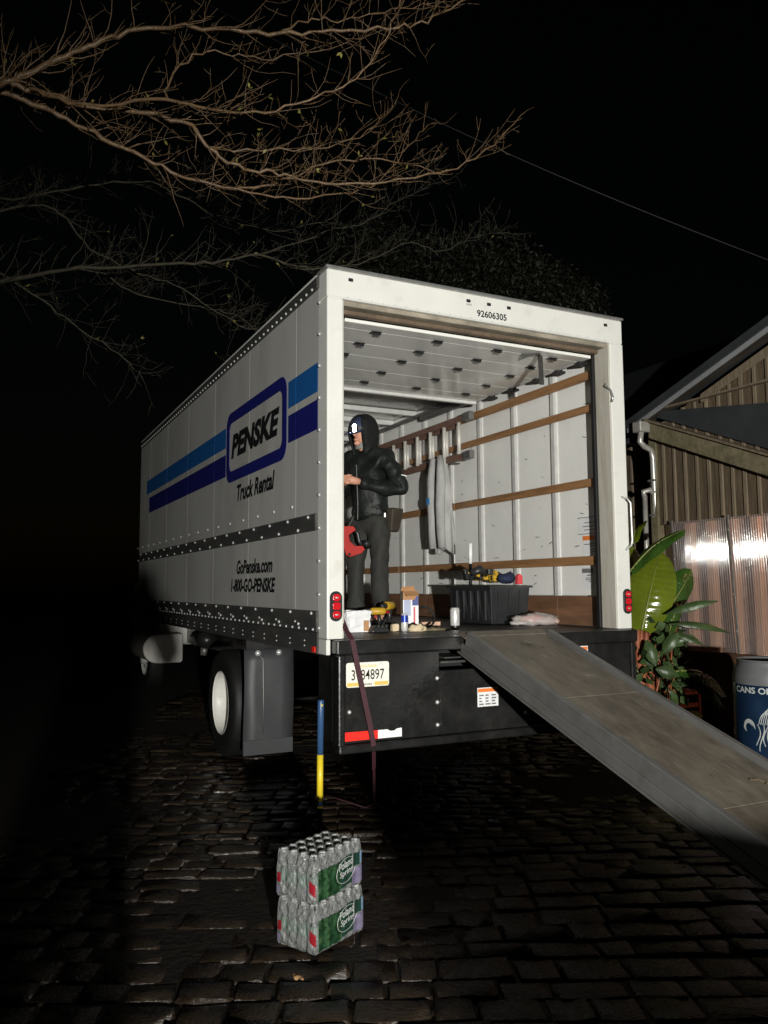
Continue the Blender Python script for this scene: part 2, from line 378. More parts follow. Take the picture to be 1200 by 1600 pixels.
me = bpy.data.meshes.new('paving_stones'); me.from_pydata(big.v, [], big.f); me.materials.append(M['stone'])
me.polygons.foreach_set('use_smooth', [True]*len(me.polygons))
pv = link('paving_stones', me, ground); pv['kind'] = 'stuff'

# ================================================================== BARN
XW = 5.4
barn = thing('barn', 'weathered board and batten barn with glowing clear panels right of the truck', 'barn', (7.5, 0, 0))
rb = random.Random(5)
CY = 2.52                        # corner of the projecting gable
RAKE = lambda y: 3.60+(2.52-y)*.338       # underside of the rake
# gable wall boards above the clear panels, each with its batten
y = CY
while y > -3.2:
    wb = rb.uniform(.15, .175); y0 = y-wb
    top = min(RAKE((y+y0)/2)-.12, 4.9)
    MB().hexa([(XW, y0+.004, 2.33), (XW+.025, y0+.004, 2.33), (XW+.025, y-.004, 2.33), (XW, y-.004, 2.33),
               (XW, y0+.004, RAKE(y0)-.05), (XW+.025, y0+.004, RAKE(y0)-.05), (XW+.025, y-.004, RAKE(y)-.05), (XW, y-.004, RAKE(y)-.05)]).build('wall_board', M['board'], barn, bevel=.003, jit=.003)
    MB().box(XW-.022, XW-.002, y0-.022, y0+.022, 2.34, RAKE(y0)-.06).build('batten', M['batten'], barn, bevel=.004, jit=.004)
    y = y0
# side wall that recedes behind the gable corner
x = XW+.03
for k in range(10):
    wb = rb.uniform(.15, .18)
    MB().box(x, x+wb-.008, CY+.0, CY+.028, 0, 3.5).build('side_board', M['board'], barn, bevel=.003, jit=.003)
    MB().box(x+wb-.03, x+wb+.014, CY+.03, CY+.05, 0, 3.45).build('batten', M['batten'], barn, bevel=.004, jit=.003)
    x += wb
# set-back wall seen between truck and gable corner
y = CY+.05
while y < 9:
    wb = rb.uniform(.17, .2)
    MB().box(XW+.55, XW+.575, y+.004, y+wb-.004, 0, 3.5).build('rear_board', M['board'], barn, bevel=.003, jit=.003)
    MB().box(XW+.525, XW+.548, y+wb-.022, y+wb+.022, 0, 3.5).build('batten', M['batten'], barn, bevel=.003, jit=.003)
    y += wb
MB().box(XW-.03, XW+.09, CY-.06, CY+.06, 0, 3.45).build('corner_board', M['trim'], barn, bevel=.006)
# roof of the gable: slab, rake fascia, soffit, drip edge
sl = .355
def rk(y, dz): return RAKE(y)+dz
for nm, m, xa, xb, z0, z1, ya in (('roof_slab', M['roof'], XW-.19, XW+6, .10, .17, CY+.32), ('rake_fascia', M['fascia'], XW-.175, XW-.145, .015, .095, CY+.27), ('drip_edge', M['roof'], XW-.20, XW-.178, .06, .10, CY+.3), ('rake_soffit', M['floorw'], XW-.142, XW+.02, .035, .06, CY+.2)):
    yb = -3.0
    MB().hexa([(xa, ya, rk(ya, z0)), (xb, ya, rk(ya, z0)), (xb, yb, rk(yb, z0)), (xa, yb, rk(yb, z0)),
               (xa, ya, rk(ya, z1)), (xb, ya, rk(ya, z1)), (xb, yb, rk(yb, z1)), (xa, yb, rk(yb, z1))]).build(nm, m, barn, bevel=.004)
# gable trim board under the soffit
MB().hexa([(XW-.05, 1.72, 3.70), (XW-.024, 1.72, 3.70), (XW-.024, -1, 4.66), (XW-.05, -1, 4.66),
           (XW-.05, 1.72, 3.80), (XW-.024, 1.72, 3.80), (XW-.024, -1, 4.76), (XW-.05, -1, 4.76)]).build('gable_trim', M['batten'], barn, bevel=.004)
# lean-to: sloping mossy board with a dark strip of roof above it
MB().hexa([(XW-.16, 2.44, 3.40), (XW-.10, 2.44, 3.40), (XW-.10, .3, 2.52), (XW-.16, .3, 2.52),
           (XW-.16, 2.44, 3.60), (XW-.10, 2.44, 3.60), (XW-.10, .3, 2.72), (XW-.16, .3, 2.72)]).build('sloping_board', M['trim'], barn, bevel=.006, jit=.004)
MB().hexa([(XW-.22, 2.46, 3.615), (XW-.08, 2.46, 3.615), (XW-.08, .3, 2.74), (XW-.22, .3, 2.74),
           (XW-.22, 2.46, 3.64), (XW-.08, 2.46, 3.64), (XW-.08, .3, 2.765), (XW-.22, .3, 2.765)]).build('board_cap', M['batten'], barn, bevel=.004)
MB().add([(XW-.06, 2.40, 3.66), (XW-.06, .3, 2.80), (XW-.06, -1.2, 2.3), (XW-.06, -1.2, 3.33), (XW-.06, .3, 3.44), (XW-.06, 2.3, 3.72),
          (XW-.035, 2.40, 3.66), (XW-.035, .3, 2.80), (XW-.035, -1.2, 2.3), (XW-.035, -1.2, 3.33), (XW-.035, .3, 3.44), (XW-.035, 2.3, 3.72)],
         [(0,1,2,3,4,5), (11,10,9,8,7,6)]+[(i, (i+1) % 6, 6+(i+1) % 6, 6+i) for i in range(6)]).build('awning_roof', M['roof'], barn)
MB().box(XW-.10, XW-.035, -1.2, 2.3, 3.735, 3.755).build('awning_flashing', M['batten'], barn).rotation_euler = (0, 0, 0)
# main roof behind, slope facing the truck
MB().hexa([(XW+.5, 12, 3.55), (XW+.5, 2.6, 3.55), (8.3, 2.6, 5.35), (8.3, 12, 5.35), (XW+.5, 12, 3.62), (XW+.5, 2.6, 3.62), (8.3, 2.6, 5.42), (8.3, 12, 5.42)]).build('main_roof', M['roof'], barn)
# clear panels in a frame, tilted back a touch; studs and sheathing inside
ys = [2.14, 1.335, .53, -.275, -1.08, -1.885]
TL = -.057
for a, b in zip(ys[:-1], ys[1:]):
    q = MB(); n = int((a-b-.02)/.03*8)
    for zz in [.86+1.48*k_/16 for k_ in range(17)]:
        for i in range(n+1):
            yy = b+.01+(a-b-.02)*i/n; q.v.append((XW-.04+TL*(zz-.86)+.0062*math.cos(2*math.pi*i/8)+.00022*math.sin(zz*9+yy*31)+.00018*math.sin(zz*17-yy*13), yy, zz))
    for j in range(16):
        for i in range(n): q.f.append((j*(n+1)+i, j*(n+1)+i+1, (j+1)*(n+1)+i+1, (j+1)*(n+1)+i))
    q.build('clear_panel', M['poly'], barn, smooth=True)
for yy in ys:
    MB().beam((XW-.05, yy, .84), (XW-.05+TL*1.5, yy, 2.36), .018, .02, (1, 0, 0)).build('panel_joint', M['galv'], barn)
    for zz in (1.1, 1.5, 1.9, 2.2):
        MB().ball((XW-.06+TL*(zz-.86), yy, zz), .008, 6, 4).build('screw', M['chrome'], barn, smooth=True)
yy = 2.08
while yy > -1.9:
    MB().box(XW+.05, XW+.14, yy-.045, yy+.045, .05, 2.36).build('stud', M['stud'], barn, bevel=.003); yy -= .31
box('inner_sheathing', M['osb'], barn, XW+.22, XW+.25, -2, 2.3, 0, 2.5)
box('sill_board', M['basew'], barn, XW-.09, XW-.045, -2.2, 2.2, .66, .855)
yy = 2.2
while yy > -2.1:
    box('base_plank', M['basew'], barn, XW-.055, XW-.03, yy-.27, yy-.01, .06, .655); yy -= .28
box('top_plate', M['stud'], barn, XW+.02, XW+.16, -2, 2.2, 2.365, 2.46)
box('foundation', M['soil'], barn, XW-.03, XW+.3, -3, 2.45, -.05, .055)

ds = thing('downspout', 'white metal downspout with bent elbow at barn corner beside the truck', 'downspout', (5.2, 2.6, 0))
P = [at(1002, 672, 9.9), at(1000, 690, 9.9), at(1006, 697, 9.9), at(1017, 703, 9.95), at(1020, 715, 9.95), at(1026, 835, 9.95)]
P.append(Vector((P[-1].x+.02, P[-1].y, .1)))
MB().tube(P, .036, 10).build('pipe', M['spout'], ds, smooth=True)
q = P[0]; MB().box(q.x-.08, q.x+.08, q.y-.07, q.y+.07, q.z-.03, q.z+.10).build('outlet_box', M['spout'], ds, bevel=.01)
MB().tube([(q.x, q.y+.05, q.z+.07), (q.x+.6, q.y+.02, q.z+.07)], .05, 10).build('gutter', M['roof'], ds, smooth=True)
for f in (.3, .75):
    c = P[4].lerp(P[5], f); MB().box(c.x-.045, c.x+.045, c.y-.04, c.y+.06, c.z-.012, c.z+.012).build('bracket', M['galv'], ds)
vt = at(1008, 790, 9.8); vp = thing('vent_pipe', 'short white capped vent pipe on dark barn wall left of downspout', 'pipe', (vt.x, vt.y, 0))
MB().tube([(vt.x, vt.y, 1.4), (vt.x, vt.y, vt.z+.1)], .03, 10).build('pipe', M['spout'], vp, smooth=True)
MB().tube([(vt.x, vt.y, vt.z+.1), (vt.x-.02, vt.y, vt.z+.17), (vt.x+.05, vt.y-.04, vt.z+.19), (vt.x+.09, vt.y-.05, vt.z+.15)], .034, 10).build('elbow', M['spout'], vp, smooth=True)

# warm light added inside the panelled bay for the panels' glow; no bulb seen
wl = bpy.data.lights.new('bay_fill_light', 'POINT'); wl.energy = 5; wl.color = (1.0, .50, .27); wl.shadow_soft_size = .1
wo = bpy.data.objects.new('bay_fill_light', wl); COL.objects.link(wo); wo.location = (XW+.02, .6, 2.22)

# ================================================================== TREES
def rnd_unit(r): 
    while True:
        v = Vector((r.uniform(-1,1), r.uniform(-1,1), r.uniform(-1,1)))
        if .1 < v.length < 1: return v.normalized()
def spline(P, n):
    out = []
    for i in range(len(P)-1):
        a, b, c, d = P[max(i-1,0)], P[i], P[i+1], P[min(i+2,len(P)-1)]
        for k in range(n):
            t = k/n
            out.append(.5*((2*b)+(c-a)*t+(2*a-5*b+4*c-d)*t*t+(-a+3*b-3*c+d)*t**3))
    out.append(P[-1]); return out
def twig(mb, r, p, d, ln, rad, lvl, leaves, bias):
    n = max(4, int(ln/.10)); pts = [p.copy()]; q = p.copy(); dd = d.normalized()
    for i in range(n):
        dd = (dd+rnd_unit(r)*.30+bias*.07).normalized(); q = q+dd*(ln/n); pts.append(q.copy())
    mb.tube(pts, [max(.0017, rad*.85*(1-.8*i/n)) for i in range(n+1)], 4 if lvl else 5)
    if lvl < 2:
        for i in range(1, n):
            if r.random() < (.42 if lvl == 0 else .30):
                sd_ = (dd*.55+rnd_unit(r)*.85+bias*.2).normalized()
                twig(mb, r, pts[i], sd_, ln*r.uniform(.25, .55), rad*.55, lvl+1, leaves, bias)
    if leaves is not None and r.random() < .025: leaves.append((q, dd))
def limb_tree(name, label, trunk, limbs, r, m, bias, density, tw_len, leafy=True, grp='bare trees over the truck'):
    tr = thing(name, label, 'tree', trunk[0], group=grp)
    MB().tube(trunk, [.20-.10*i/(len(trunk)-1) for i in range(len(trunk))], 12).build('trunk', m, tr, smooth=True)
    tw = MB(); leaves = []
    for pts, r0, r1 in limbs:
        P = spline(pts, 5); n = len(P)
        P = [p+rnd_unit(r)*(.02 if 0 < i < n-1 else 0) for i, p in enumerate(P)]
        rad = [r0+(r1-r0)*(i/(n-1))**.7 for i in range(n)]
        MB().tube(P, [q*r.uniform(.88, 1.18)*.7 for q in rad], 7).build('branch', m, tr, smooth=True)
        for i in range(3, n-1):
            d = (P[i+1]-P[i-1]).normalized()
            for _ in range(density):
                if r.random() < .62:
                    twig(tw, r, P[i], d*.75+rnd_unit(r)*.75+bias*.3, tw_len*r.uniform(.4, 1.2), max(.0034, rad[i]*.24), 0, leaves if leafy else None, bias)
        twig(tw, r, P[-1], P[-1]-P[-2], tw_len, r1, 0, leaves if leafy else None, bias)
    o = tw.build('twigs', m, tr, smooth=True); o['kind'] = 'stuff'
    if leaves:
        lf = MB()
        for p, d in leaves:
            for k in range(2):
                a = (d+rnd_unit(r)*.8).normalized(); b = a.cross(rnd_unit(r)).normalized()*.011; L_ = r.uniform(.03, .06)
                lf.add([p, p+a*L_*.5+b, p+a*L_, p+a*L_*.5-b], [(0,1,2,3)])
        o = lf.build('leaves', M['twigleaf'], tr); o['kind'] = 'stuff'
    return tr
def pxs(L_, Z0, Z1, k=1.5):
    n = len(L_); return [at(u/k, v/k, Z0+(Z1-Z0)*i/(n-1)) for i, (u, v) in enumerate(L_)]
rt = random.Random(21)
up = Vector((0, 0, 1))
A = pxs([(-260,330),(-120,240),(0,198),(60,172),(170,125),(260,90),(370,62),(540,72),(680,78),(800,75),(930,62),(1000,50),(1085,0)], 6.6, 7.0)
A2 = pxs([(660,72),(735,45),(810,48),(900,25),(1000,10)], 6.9, 7.2)
B = pxs([(-140,170),(0,190),(80,212),(250,255),(430,285),(490,350),(560,390),(640,405),(720,420),(840,430),(1000,410),(1110,375),(1175,320)], 6.6, 7.6)
C_ = pxs([(-140,200),(0,215),(100,250),(200,300),(300,350),(400,400),(520,440),(640,430),(760,385),(880,372),(960,385)], 6.7, 7.8)
D = pxs([(70,208),(200,248),(390,235),(500,252),(600,265),(720,232),(820,195),(890,110),(935,20)], 6.7, 6.4)
D2 = pxs([(390,235),(400,180),(470,125),(560,130),(640,135),(800,105)], 6.8, 7.2)
B2 = pxs([(490,350),(600,350),(740,350),(860,310),(925,245)], 7.1, 7.6)
C2 = pxs([(520,440),(640,462),(780,455),(880,430),(960,340),(1010,290)], 7.2, 8.0)
T0 = at(-420, 500, 6.6); trunk = [Vector((T0.x, T0.y, -.05)), Vector((T0.x+.05, T0.y, 1.5)), Vector((T0.x-.05, T0.y+.05, 3.0)), Vector((T0.x+.1, T0.y, 4.4)), A[0]]
limb_tree('bare_tree', 'bare thorny tree whose pale brown branches reach over the truck at top', trunk,
    [(A, .05, .010), (A2, .013, .005), (B, .042, .008), (C_, .042, .008), (D, .024, .006), (D2, .016, .005), (B2, .014, .004), (C2, .016, .005)], rt, M['bark'], up, 2, .50)
rt = random.Random(33)
E1 = pxs([(-200,690),(0,662),(150,632),(370,620),(500,615),(610,598),(700,625),(770,632)], 9.8, 9.5)
E2 = pxs([(-100,520),(60,480),(140,500),(210,580),(330,640),(430,680),(560,760),(640,780)], 10.2, 10.4)
E3 = pxs([(-150,420),(0,465),(160,445),(330,425),(420,460),(520,510),(640,540),(760,520)], 10.4, 10.2)
E4 = pxs([(150,632),(240,640),(320,690),(470,720),(560,745),(620,795)], 10.4, 10.8)
E5 = pxs([(-80,600),(80,690),(170,760),(280,830),(330,880)], 9.8, 10.2)
E6 = pxs([(610,598),(760,545),(860,520),(930,470),(1020,430)], 10.2, 10.5)
E7 = pxs([(700,630),(840,620),(960,570),(1030,590),(1100,560),(1180,545)], 10.6, 11.2)
T0 = at(-420, 800, 10.0); trunk = [Vector((T0.x, T0.y, -.05)), Vector((T0.x+.1, T0.y, 1.6)), Vector((T0.x, T0.y, 3.2)), E1[0]]
limb_tree('lichen_tree', 'lichen covered bare tree with dim tangled twigs beside the truck roof', trunk,
    [(E1, .05, .008), (E2, .03, .007), (E3, .03, .006), (E4, .02, .006), (E5, .025, .006), (E6, .014, .004), (E7, .014, .004)], rt, M['barkf'], up, 3, .62)

rt = random.Random(44)
def evergreen(name, label, base, blobs, n, m):
    tr = thing(name, label, 'tree', base, group='dark evergreens behind the truck')
    MB().tube([base, (base[0], base[1], base[2]+4), (base[0]+.2, base[1], base[2]+7)], [.28, .2, .08], 10).build('trunk', M['barkf'], tr, smooth=True)
    cr = MB()
    for c, rx, rz in blobs:
        for _ in range(n):
            v = rnd_unit(rt)*(rt.random()**.45); p = Vector((c.x+v.x*rx, c.y+v.y*rx, c.z+v.z*rz))
            a = rnd_unit(rt); b = a.cross(rnd_unit(rt)).normalized(); s_ = rt.uniform(.035, .08)
            cr.add([p, p+a*s_+b*s_*.3, p+a*s_*2, p+a*s_-b*s_*.3], [(0,1,2,3)])
    o = cr.build('crown', m, tr); o['kind'] = 'stuff'
b0 = at(660, 900, 17); b0.z = -.05
evergreen('evergreen_tree', 'dark round evergreen faintly seen above the truck roof', b0, [(at(660, 440, 17), 1.5, 1.0), (at(760, 430, 17.5), 1.3, 1.0), (at(580, 400, 17), 1.0, .8)], 3200, M['evergreen'])
b1 = at(850, 900, 18); b1.z = -.05
evergreen('evergreen_tree', 'smaller dark evergreen above the truck header at right', b1, [(at(830, 455, 18), 1.1, .8), (at(890, 485, 18), .9, .8)], 2600, M['evergreen'])

a = at(150, -90, 13); b = at(1330, 455, 12)
cable = MB().tube([a.lerp(b, i/24)+Vector((0, 0, -.35*math.sin(math.pi*i/24))) for i in range(25)], .007, 5).build('overhead_cable', M['wire'])
tag(cable, 'thin overhead cable running diagonally across the black sky', 'cable')

# ================================================================== TRUCK
W_, HT, ZB, LEN = 2.59, 3.75, 1.26, 7.3
tk = thing('box_truck', 'white rental box truck with blue stripes, rear door open and ramp out', 'truck', (1.3, 0, 0))
rv = MB()                                   # rivets
def rivet(x, y, z, nrm, r=.011):
    r *= 1.25
    n = Vector(nrm).normalized(); a = n.cross(Vector((.3, .2, 1))).normalized(); b = n.cross(a)
    P = Vector((x, y, z)); V = []
    for rr, h in ((1, 0), (.8, .5), (.35, .8)):
        V += [P+(a*math.cos(k*math.pi/3)+b*math.sin(k*math.pi/3))*r*rr+n*(h*r) for k in range(6)]
    F = [(i*6+k, i*6+(k+1) % 6, (i+1)*6+(k+1) % 6, (i+1)*6+k) for i in range(2) for k in range(6)]+[tuple(12+k for k in range(6))]
    rv.add(V, F)
# --- left side
edges = [.155, .605, 1.785, 2.965, 4.145, 5.325, 6.505, LEN]
for a, b in zip(edges[:-1], edges[1:]):
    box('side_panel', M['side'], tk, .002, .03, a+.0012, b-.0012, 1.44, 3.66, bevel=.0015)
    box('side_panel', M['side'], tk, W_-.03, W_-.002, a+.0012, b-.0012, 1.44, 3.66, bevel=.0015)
for sx in (0, 1):
    X = lambda d: d if sx == 0 else W_-d
    def sbox(nm, m, d0, d1, y0, y1, z0, z1, bv=.004): return box(nm, m, tk, min(X(d0), X(d1)), max(X(d0), X(d1)), y0, y1, z0, z1, bv)
    sbox('top_rail', M['rail'], -.012, .06, .155, LEN, 3.655, 3.752, .012)
    rr = sbox('rub_rail', M['rail'], -.018, .001, .165, LEN-.1, 1.98, 2.098, .008)
    sbox('lower_rail', M['rail'], -.012, .03, .16, LEN, 1.30, 1.443, .006)
    sbox('lower_rail_flange', M['rail'], -.004, .03, .165, LEN, 1.157, 1.298, .004)
    n = (-1, 0, 0) if sx == 0 else (1, 0, 0)
    y = .25
    while y < LEN-.1:
        rivet(X(-.012), y, 3.675, n, .010); y += .11
    y = .3
    while y < LEN-.2:
        rivet(X(-.018), y, 2.078, n, .011); rivet(X(-.018), y+.2, 2.0, n, .011); rivet(X(.002), y+.38, 2.185, n, .011)
        rivet(X(-.012), y-.05, 1.425, n, .011); rivet(X(-.012), y+.2, 1.345, n, .011); rivet(X(-.012), y+.27, 1.36, n, .008)
        y += .42
    y = .22
    while y < LEN-.1:
        rivet(X(-.012), y, 1.318, n, .009); y += .135
    y = .4
    while y < LEN-.2:
        rivet(X(-.004), y, 1.235, n, .006); rivet(X(-.004), y, 1.20, n, .006); y += .30
    for z in [1.33+.222*i for i in range(11)]: rivet(X(-.001), .138, z, n, .011)
mk = box('side_marker', M['redtape'], tk, -.012, -.003, .19, .25, 1.165, 1.205, .004)
# --- stripes and lettering on the left side (flat vinyl, a little proud)
def vinyl(nm, m, y0, y1, z0, z1, parent=tk, x=-.0008, t=.001): return MB().box(x-t, x, y0, y1, z0, z1).build(nm, m, parent)
def split(nm, m, y0, y1, z0, z1):
    cuts = [y0]+[e for e in edges if y0 < e < y1]+[y1]
    for a, b in zip(cuts[:-1], cuts[1:]): vinyl(nm, m, a+.002, b-.002, z0, z1)
split('light_blue_stripe', M['blue1'], .165, .77, 2.935, 3.137)
split('dark_blue_stripe', M['blue2'], .165, .77, 2.673, 2.88)
split('light_blue_stripe', M['blue1'], 2.53, 6.75, 2.915, 3.105)
split('dark_blue_stripe', M['blue2'], 2.53, 6.55, 2.64, 2.85)
def rrect(y0, y1, z0, z1, r, n=6):
    P = []
    for cx, cz, a0 in ((y1-r, z1-r, 0), (y0+r, z1-r, 90), (y0+r, z0+r, 180), (y1-r, z0+r, 270)):
        P += [(cx+r*math.cos(R(a0+90*k/n)), cz+r*math.sin(R(a0+90*k/n))) for k in range(n+1)]
    return P
pa, pb = rrect(.80, 2.50, 2.565, 3.215, .13), rrect(.90, 2.40, 2.665, 3.115, .07)
n = len(pa); fr = MB()
fr.add([(-.0045, a, b) for a, b in pa]+[(-.0045, a, b) for a, b in pb]+[(-.002, a, b) for a, b in pa]+[(-.002, a, b) for a, b in pb],
       [(i, (i+1) % n, n+(i+1) % n, n+i) for i in range(n)]+[(2*n+i, 2*n+(i+1) % n, (i+1) % n, i) for i in range(n)]+[(n+i, n+(i+1) % n, 3*n+(i+1) % n, 3*n+i) for i in range(n)])
fr.build('logo_frame', M['blue2'], tk)
XA, YA = (0, -1, 0), (0, 0, 1)
lettering('logo_lettering', 'PENSKE', M['ink'], tk, (-.004, 2.335, 2.775), XA, YA, 1.37, .225, bold=.055, shear=.22, spacing=1.02)
lettering('slogan_lettering', 'Truck Rental', M['ink'], tk, (-.004, 2.13, 2.365), XA, YA, 1.06, .15, bold=.035, shear=.25)
lettering('web_lettering', 'GoPenske.com', M['ink'], tk, (-.004, 2.11, 1.715), XA, YA, 1.0, .125, bold=.035, shear=.2)
lettering('phone_lettering', '1-800-GO-PENSKE', M['ink'], tk, (-.004, 2.29, 1.56), XA, YA, 1.25, .118, bold=.04, shear=.2)
# --- rear frame
MB().prism([(0,0), (.116,0), (.116,.15), (0,.155)], lambda a, b: (a, b, 1.262), lambda a, b: (a, b, 3.55)).build('corner_post', M['white'], tk, bevel=.008, seg=2)
box('post_foot', M['white'], tk, .0, .03, .012, .15, 1.16, 1.2595, .004)
MB().prism([(2.452,0), (W_,0), (W_,.155), (2.452,.155)], lambda a, b: (a, b, 1.262), lambda a, b: (a, b, 3.55)).build('corner_post', M['white'], tk, bevel=.008, seg=2)
box('door_jamb', M['jamb'], tk, 2.438, 2.451, .006, .17, 1.265, 3.549, .003)
box('door_jamb', M['jamb'], tk, .117, .13, .02, .17, 1.265, 3.549, .003)
box('door_seal', M['rubber'], tk, 2.418, 2.44, .172, .21, 1.265, 3.54, .003)
box('header', M['white'], tk, 0, W_, 0, .155, 3.551, 3.75, .01)
box('header_seal', mat('dirty_seal', (.25,.22,.17), .6, var=.5, vs=8, stretch=(.6,1,1)), tk, .12, 2.43, .03, .11, 3.515, 3.549, .004)
box('header_batten', mat('dirty_wood', (.12,.085,.055), .7, var=.4, vs=9), tk, .12, 2.43, .112, .16, 3.487, 3.549, .004)
box('roof_edge', M['galv'], tk, -.012, W_+.012, -.01, .17, 3.752, 3.772, .006)
box('roof', M['white'], tk, -.005, W_+.005, .172, LEN, 3.753, 3.768, .004)
for hx in (.173, 1.118, 1.297, 1.476, 2.415):
    MB().box(hx-.018, hx+.018, -.006, .004, 3.535+.155-.012, 3.535+.155+.012).build('marker_light', M['blackplastic'], tk, bevel=.004)
lettering('number_lettering', '92606305', M['ink'], tk, (1.19, -.003, 3.583), (1,0,0), YA, .262, .052, bold=.02)
lettering('small_lettering', '00001', M['grey_print'], tk, (1.10, -.003, 3.655), (1,0,0), YA, .045, .014)
for k in range(26):
    hx = .15+k*.09; rivet(hx, -.001, 3.565, (0,-1,0), .004)
# tail lights
def tail(cx):
    o = MB(); P = rrect(cx-.043, cx+.043, 1.377, 1.573, .042)
    o.prism(P, lambda a, b: (a, .0, b), lambda a, b: (a, -.014, b)); tl = o.build('tail_light', M['blackplastic'], tk, bevel=.004)
    for k in range(3):
        z0 = 1.395+k*.055
        P = rrect(cx-.028, cx+.028, z0+.002, z0+.050, .012 if k == 1 else .02)
        MB().prism(P, lambda a, b: (a, -.013, b), lambda a, b: (a, -.024, b)).build('lens', M['red_lens'], tl, bevel=.006, seg=2)
        MB().ball((cx, -.0235, z0+.026), .013, 8, 5, (1.1, .3, .4)).build('lens_bead', M['chrome'] if k in (0, 2) else M['red_lens'], tl, smooth=True)  # pale top and bottom beads stand in for white glints on the lenses
tail(.060); tail(2.545)
# grab handle on the right post
hd = MB().tube([(2.525, 0, 2.30), (2.535, -.05, 2.285), (2.565, -.055, 2.25), (2.57, -.055, 1.95), (2.565, -.05, 1.915), (2.55, 0, 1.88)], .008, 8).build('grab_handle', M['chrome'], tk, smooth=True)
MB().tube([(2.44, .05, 3.22), (2.42, .03, 3.20), (2.445, .0, 3.16), (2.452, -.02, 3.10), (2.445, -.01, 3.06)], .009, 6).build('latch_hook', M['galv'], tk, smooth=True)
# --- interior, right wall: panels, ribs, slats, kick board
ry = [.22, .79, 1.39, 1.985, 2.57, 3.15, 3.73, 4.3, 4.88, 5.46, 6.04, 6.62, 7.2]
for side, xw in ((1, 2.50), (-1, .09)):
    for a, b in zip(ry[:-1], ry[1:]):
        x0, x1 = (xw, xw+.02) if side > 0 else (xw-.02, xw)
        box('wall_panel', M['inwall'], tk, x0, x1, a+.001, b-.001, 1.52, 3.66, 0)
        kx0, kx1 = (xw-.012, xw+.02) if side > 0 else (xw-.02, xw+.012)
        box('kick_board', M['ply'], tk, kx0, kx1, a+.0015, b-.0015, 1.268, 1.512, .002)
    for yy in ry[1:-1]:
        s_ = -side
        q = MB().prism([(0, -.045), (.008*s_, -.045), (.022*s_, -.022), (.022*s_, .022), (.008*s_, .045), (0, .045)], lambda a, b: (xw+a-.001*side, yy+b, 1.515), lambda a, b: (xw+a-.001*side, yy+b, 3.6))
        q.build('wall_rib', M['ribw'], tk)
    for z0, z1 in ((3.31, 3.385), (3.035, 3.10), (2.41, 2.482), (1.768, 1.842)):
        xs = (xw-.052, xw-.024) if side > 0 else (xw+.024, xw+.052)
        segs = ((.23, 3.72), (3.74, 7.19)) if z0 != 2.41 else ((.23, 2.42), (2.44, 7.19))
        for a, b in segs: box('wall_slat', M['wood'], tk, xs[0], xs[1], a, b, z0+random.uniform(-.004,.004), z1, .004)
box('front_wall', M['inwall'], tk, .09, 2.5, 7.2, 7.23, ZB, 3.66, 0)
# warning notices on the wall
nx = 2.498
def notice(y0, y1, z0, z1, lines, head=None):
    o = MB().box(nx, nx+.001, y0, y1, z0, z1).build('notice', M['paperw'], tk)
    if head: MB().box(nx-.0015, nx-.0004, y0+.004, y1-.004, z1-.045, z1-.008).build('notice_heading', M[head], o)
    b = MB()
    for z in lines: b.box(nx-.0015, nx-.0004, y0+.02+random.uniform(0,.02), y1-.015-random.uniform(0,.1), z, z+.007)
    b.build('notice_print', M['grey_print'], o)
notice(.24, .50, 2.03, 2.17, [2.06, 2.09, 2.12])
b = MB().box(nx-.002, nx-.0006, .235, .505, 2.166, 2.172).box(nx-.002, nx-.0006, .235, .505, 2.028, 2.034).build('notice_border', M['grey_print'], tk)
notice(.24, .45, 1.86, 2.022, [1.875, 1.895, 1.925, 1.94, 1.955], 'orange')
notice(.33, .47, 1.57, 1.75, [1.585, 1.6, 1.63, 1.645, 1.66, 1.68, 1.69, 1.71], 'grey_print')
# scuffs: short scrape marks on the panels
sf = random.Random(9); b = MB()
for k in range(70):
    yy = sf.uniform(.3, 4); zz = sf.uniform(1.6, 3.2); an = sf.uniform(-.5, .5); ln = sf.uniform(.01, .07); wd = sf.uniform(.002, .006)
    if min(abs(yy-r_) for r_ in ry) < .09: continue
    d = Vector((0, math.cos(an), math.sin(an)))*ln; e = Vector((0, -math.sin(an), math.cos(an)))*wd; p = Vector((nx+.0012, yy, zz))
    p.x = 2.4992
    b.add([p-d-e*.3, p+d*.2-e, p+d, p+e], [(0,1,2,3)])
b.build('scuff_marks', M['grey_print'], tk)['kind'] = 'stuff'
# ceiling, bows, rolled-up door with hinges, tracks
for a, b2 in zip(ry[:-1], ry[1:]): box('ceiling_panel', M['ceil'], tk, .09, 2.5, a+.001, b2-.001, 3.665, 3.675, 0)
for yy in [2.15+.6*i for i in range(9)]: box('roof_bow', M['ribw'], tk, .1, 2.49, yy-.025, yy+.025, 3.60, 3.66, .006)
box('ceiling_track', M['rail'], tk, 2.40, 2.46, .22, 3.1, 3.49, 3.545, .006)
box('ceiling_track', M['rail'], tk, .12, .18, .22, 3.1, 3.49, 3.545, .006)
box('top_angle', M['rail'], tk, 2.44, 2.495, .22, 7.19, 3.56, 3.60, .004)
dr = [.16, .29, .585, .885, 1.265, 1.62, 1.88]
for i, (a, b2) in enumerate(zip(dr[:-1], dr[1:])):
    p = box('door_panel', M['ceil'], tk, .2, 2.395, a+.002, b2-.002, 3.455, 3.48, .003)
    if i:
        for hx in (.5, 1.02, 1.56, 2.1):
            h = MB().box(hx-.04, hx+.04, a-.026, a+.026, 3.446, 3.4545).box(hx-.018, hx+.04, a-.010, a+.010, 3.434, 3.4455)
            h.build('hinge', M['blackplastic'], p, bevel=.003)
        MB().box(2.36, 2.45, a-.03, a+.03, 3.43, 3.452).tube([(2.36, a, 3.47), (2.43, a, 3.47)], .02, 8).build('roller', M['blackplastic'], p)
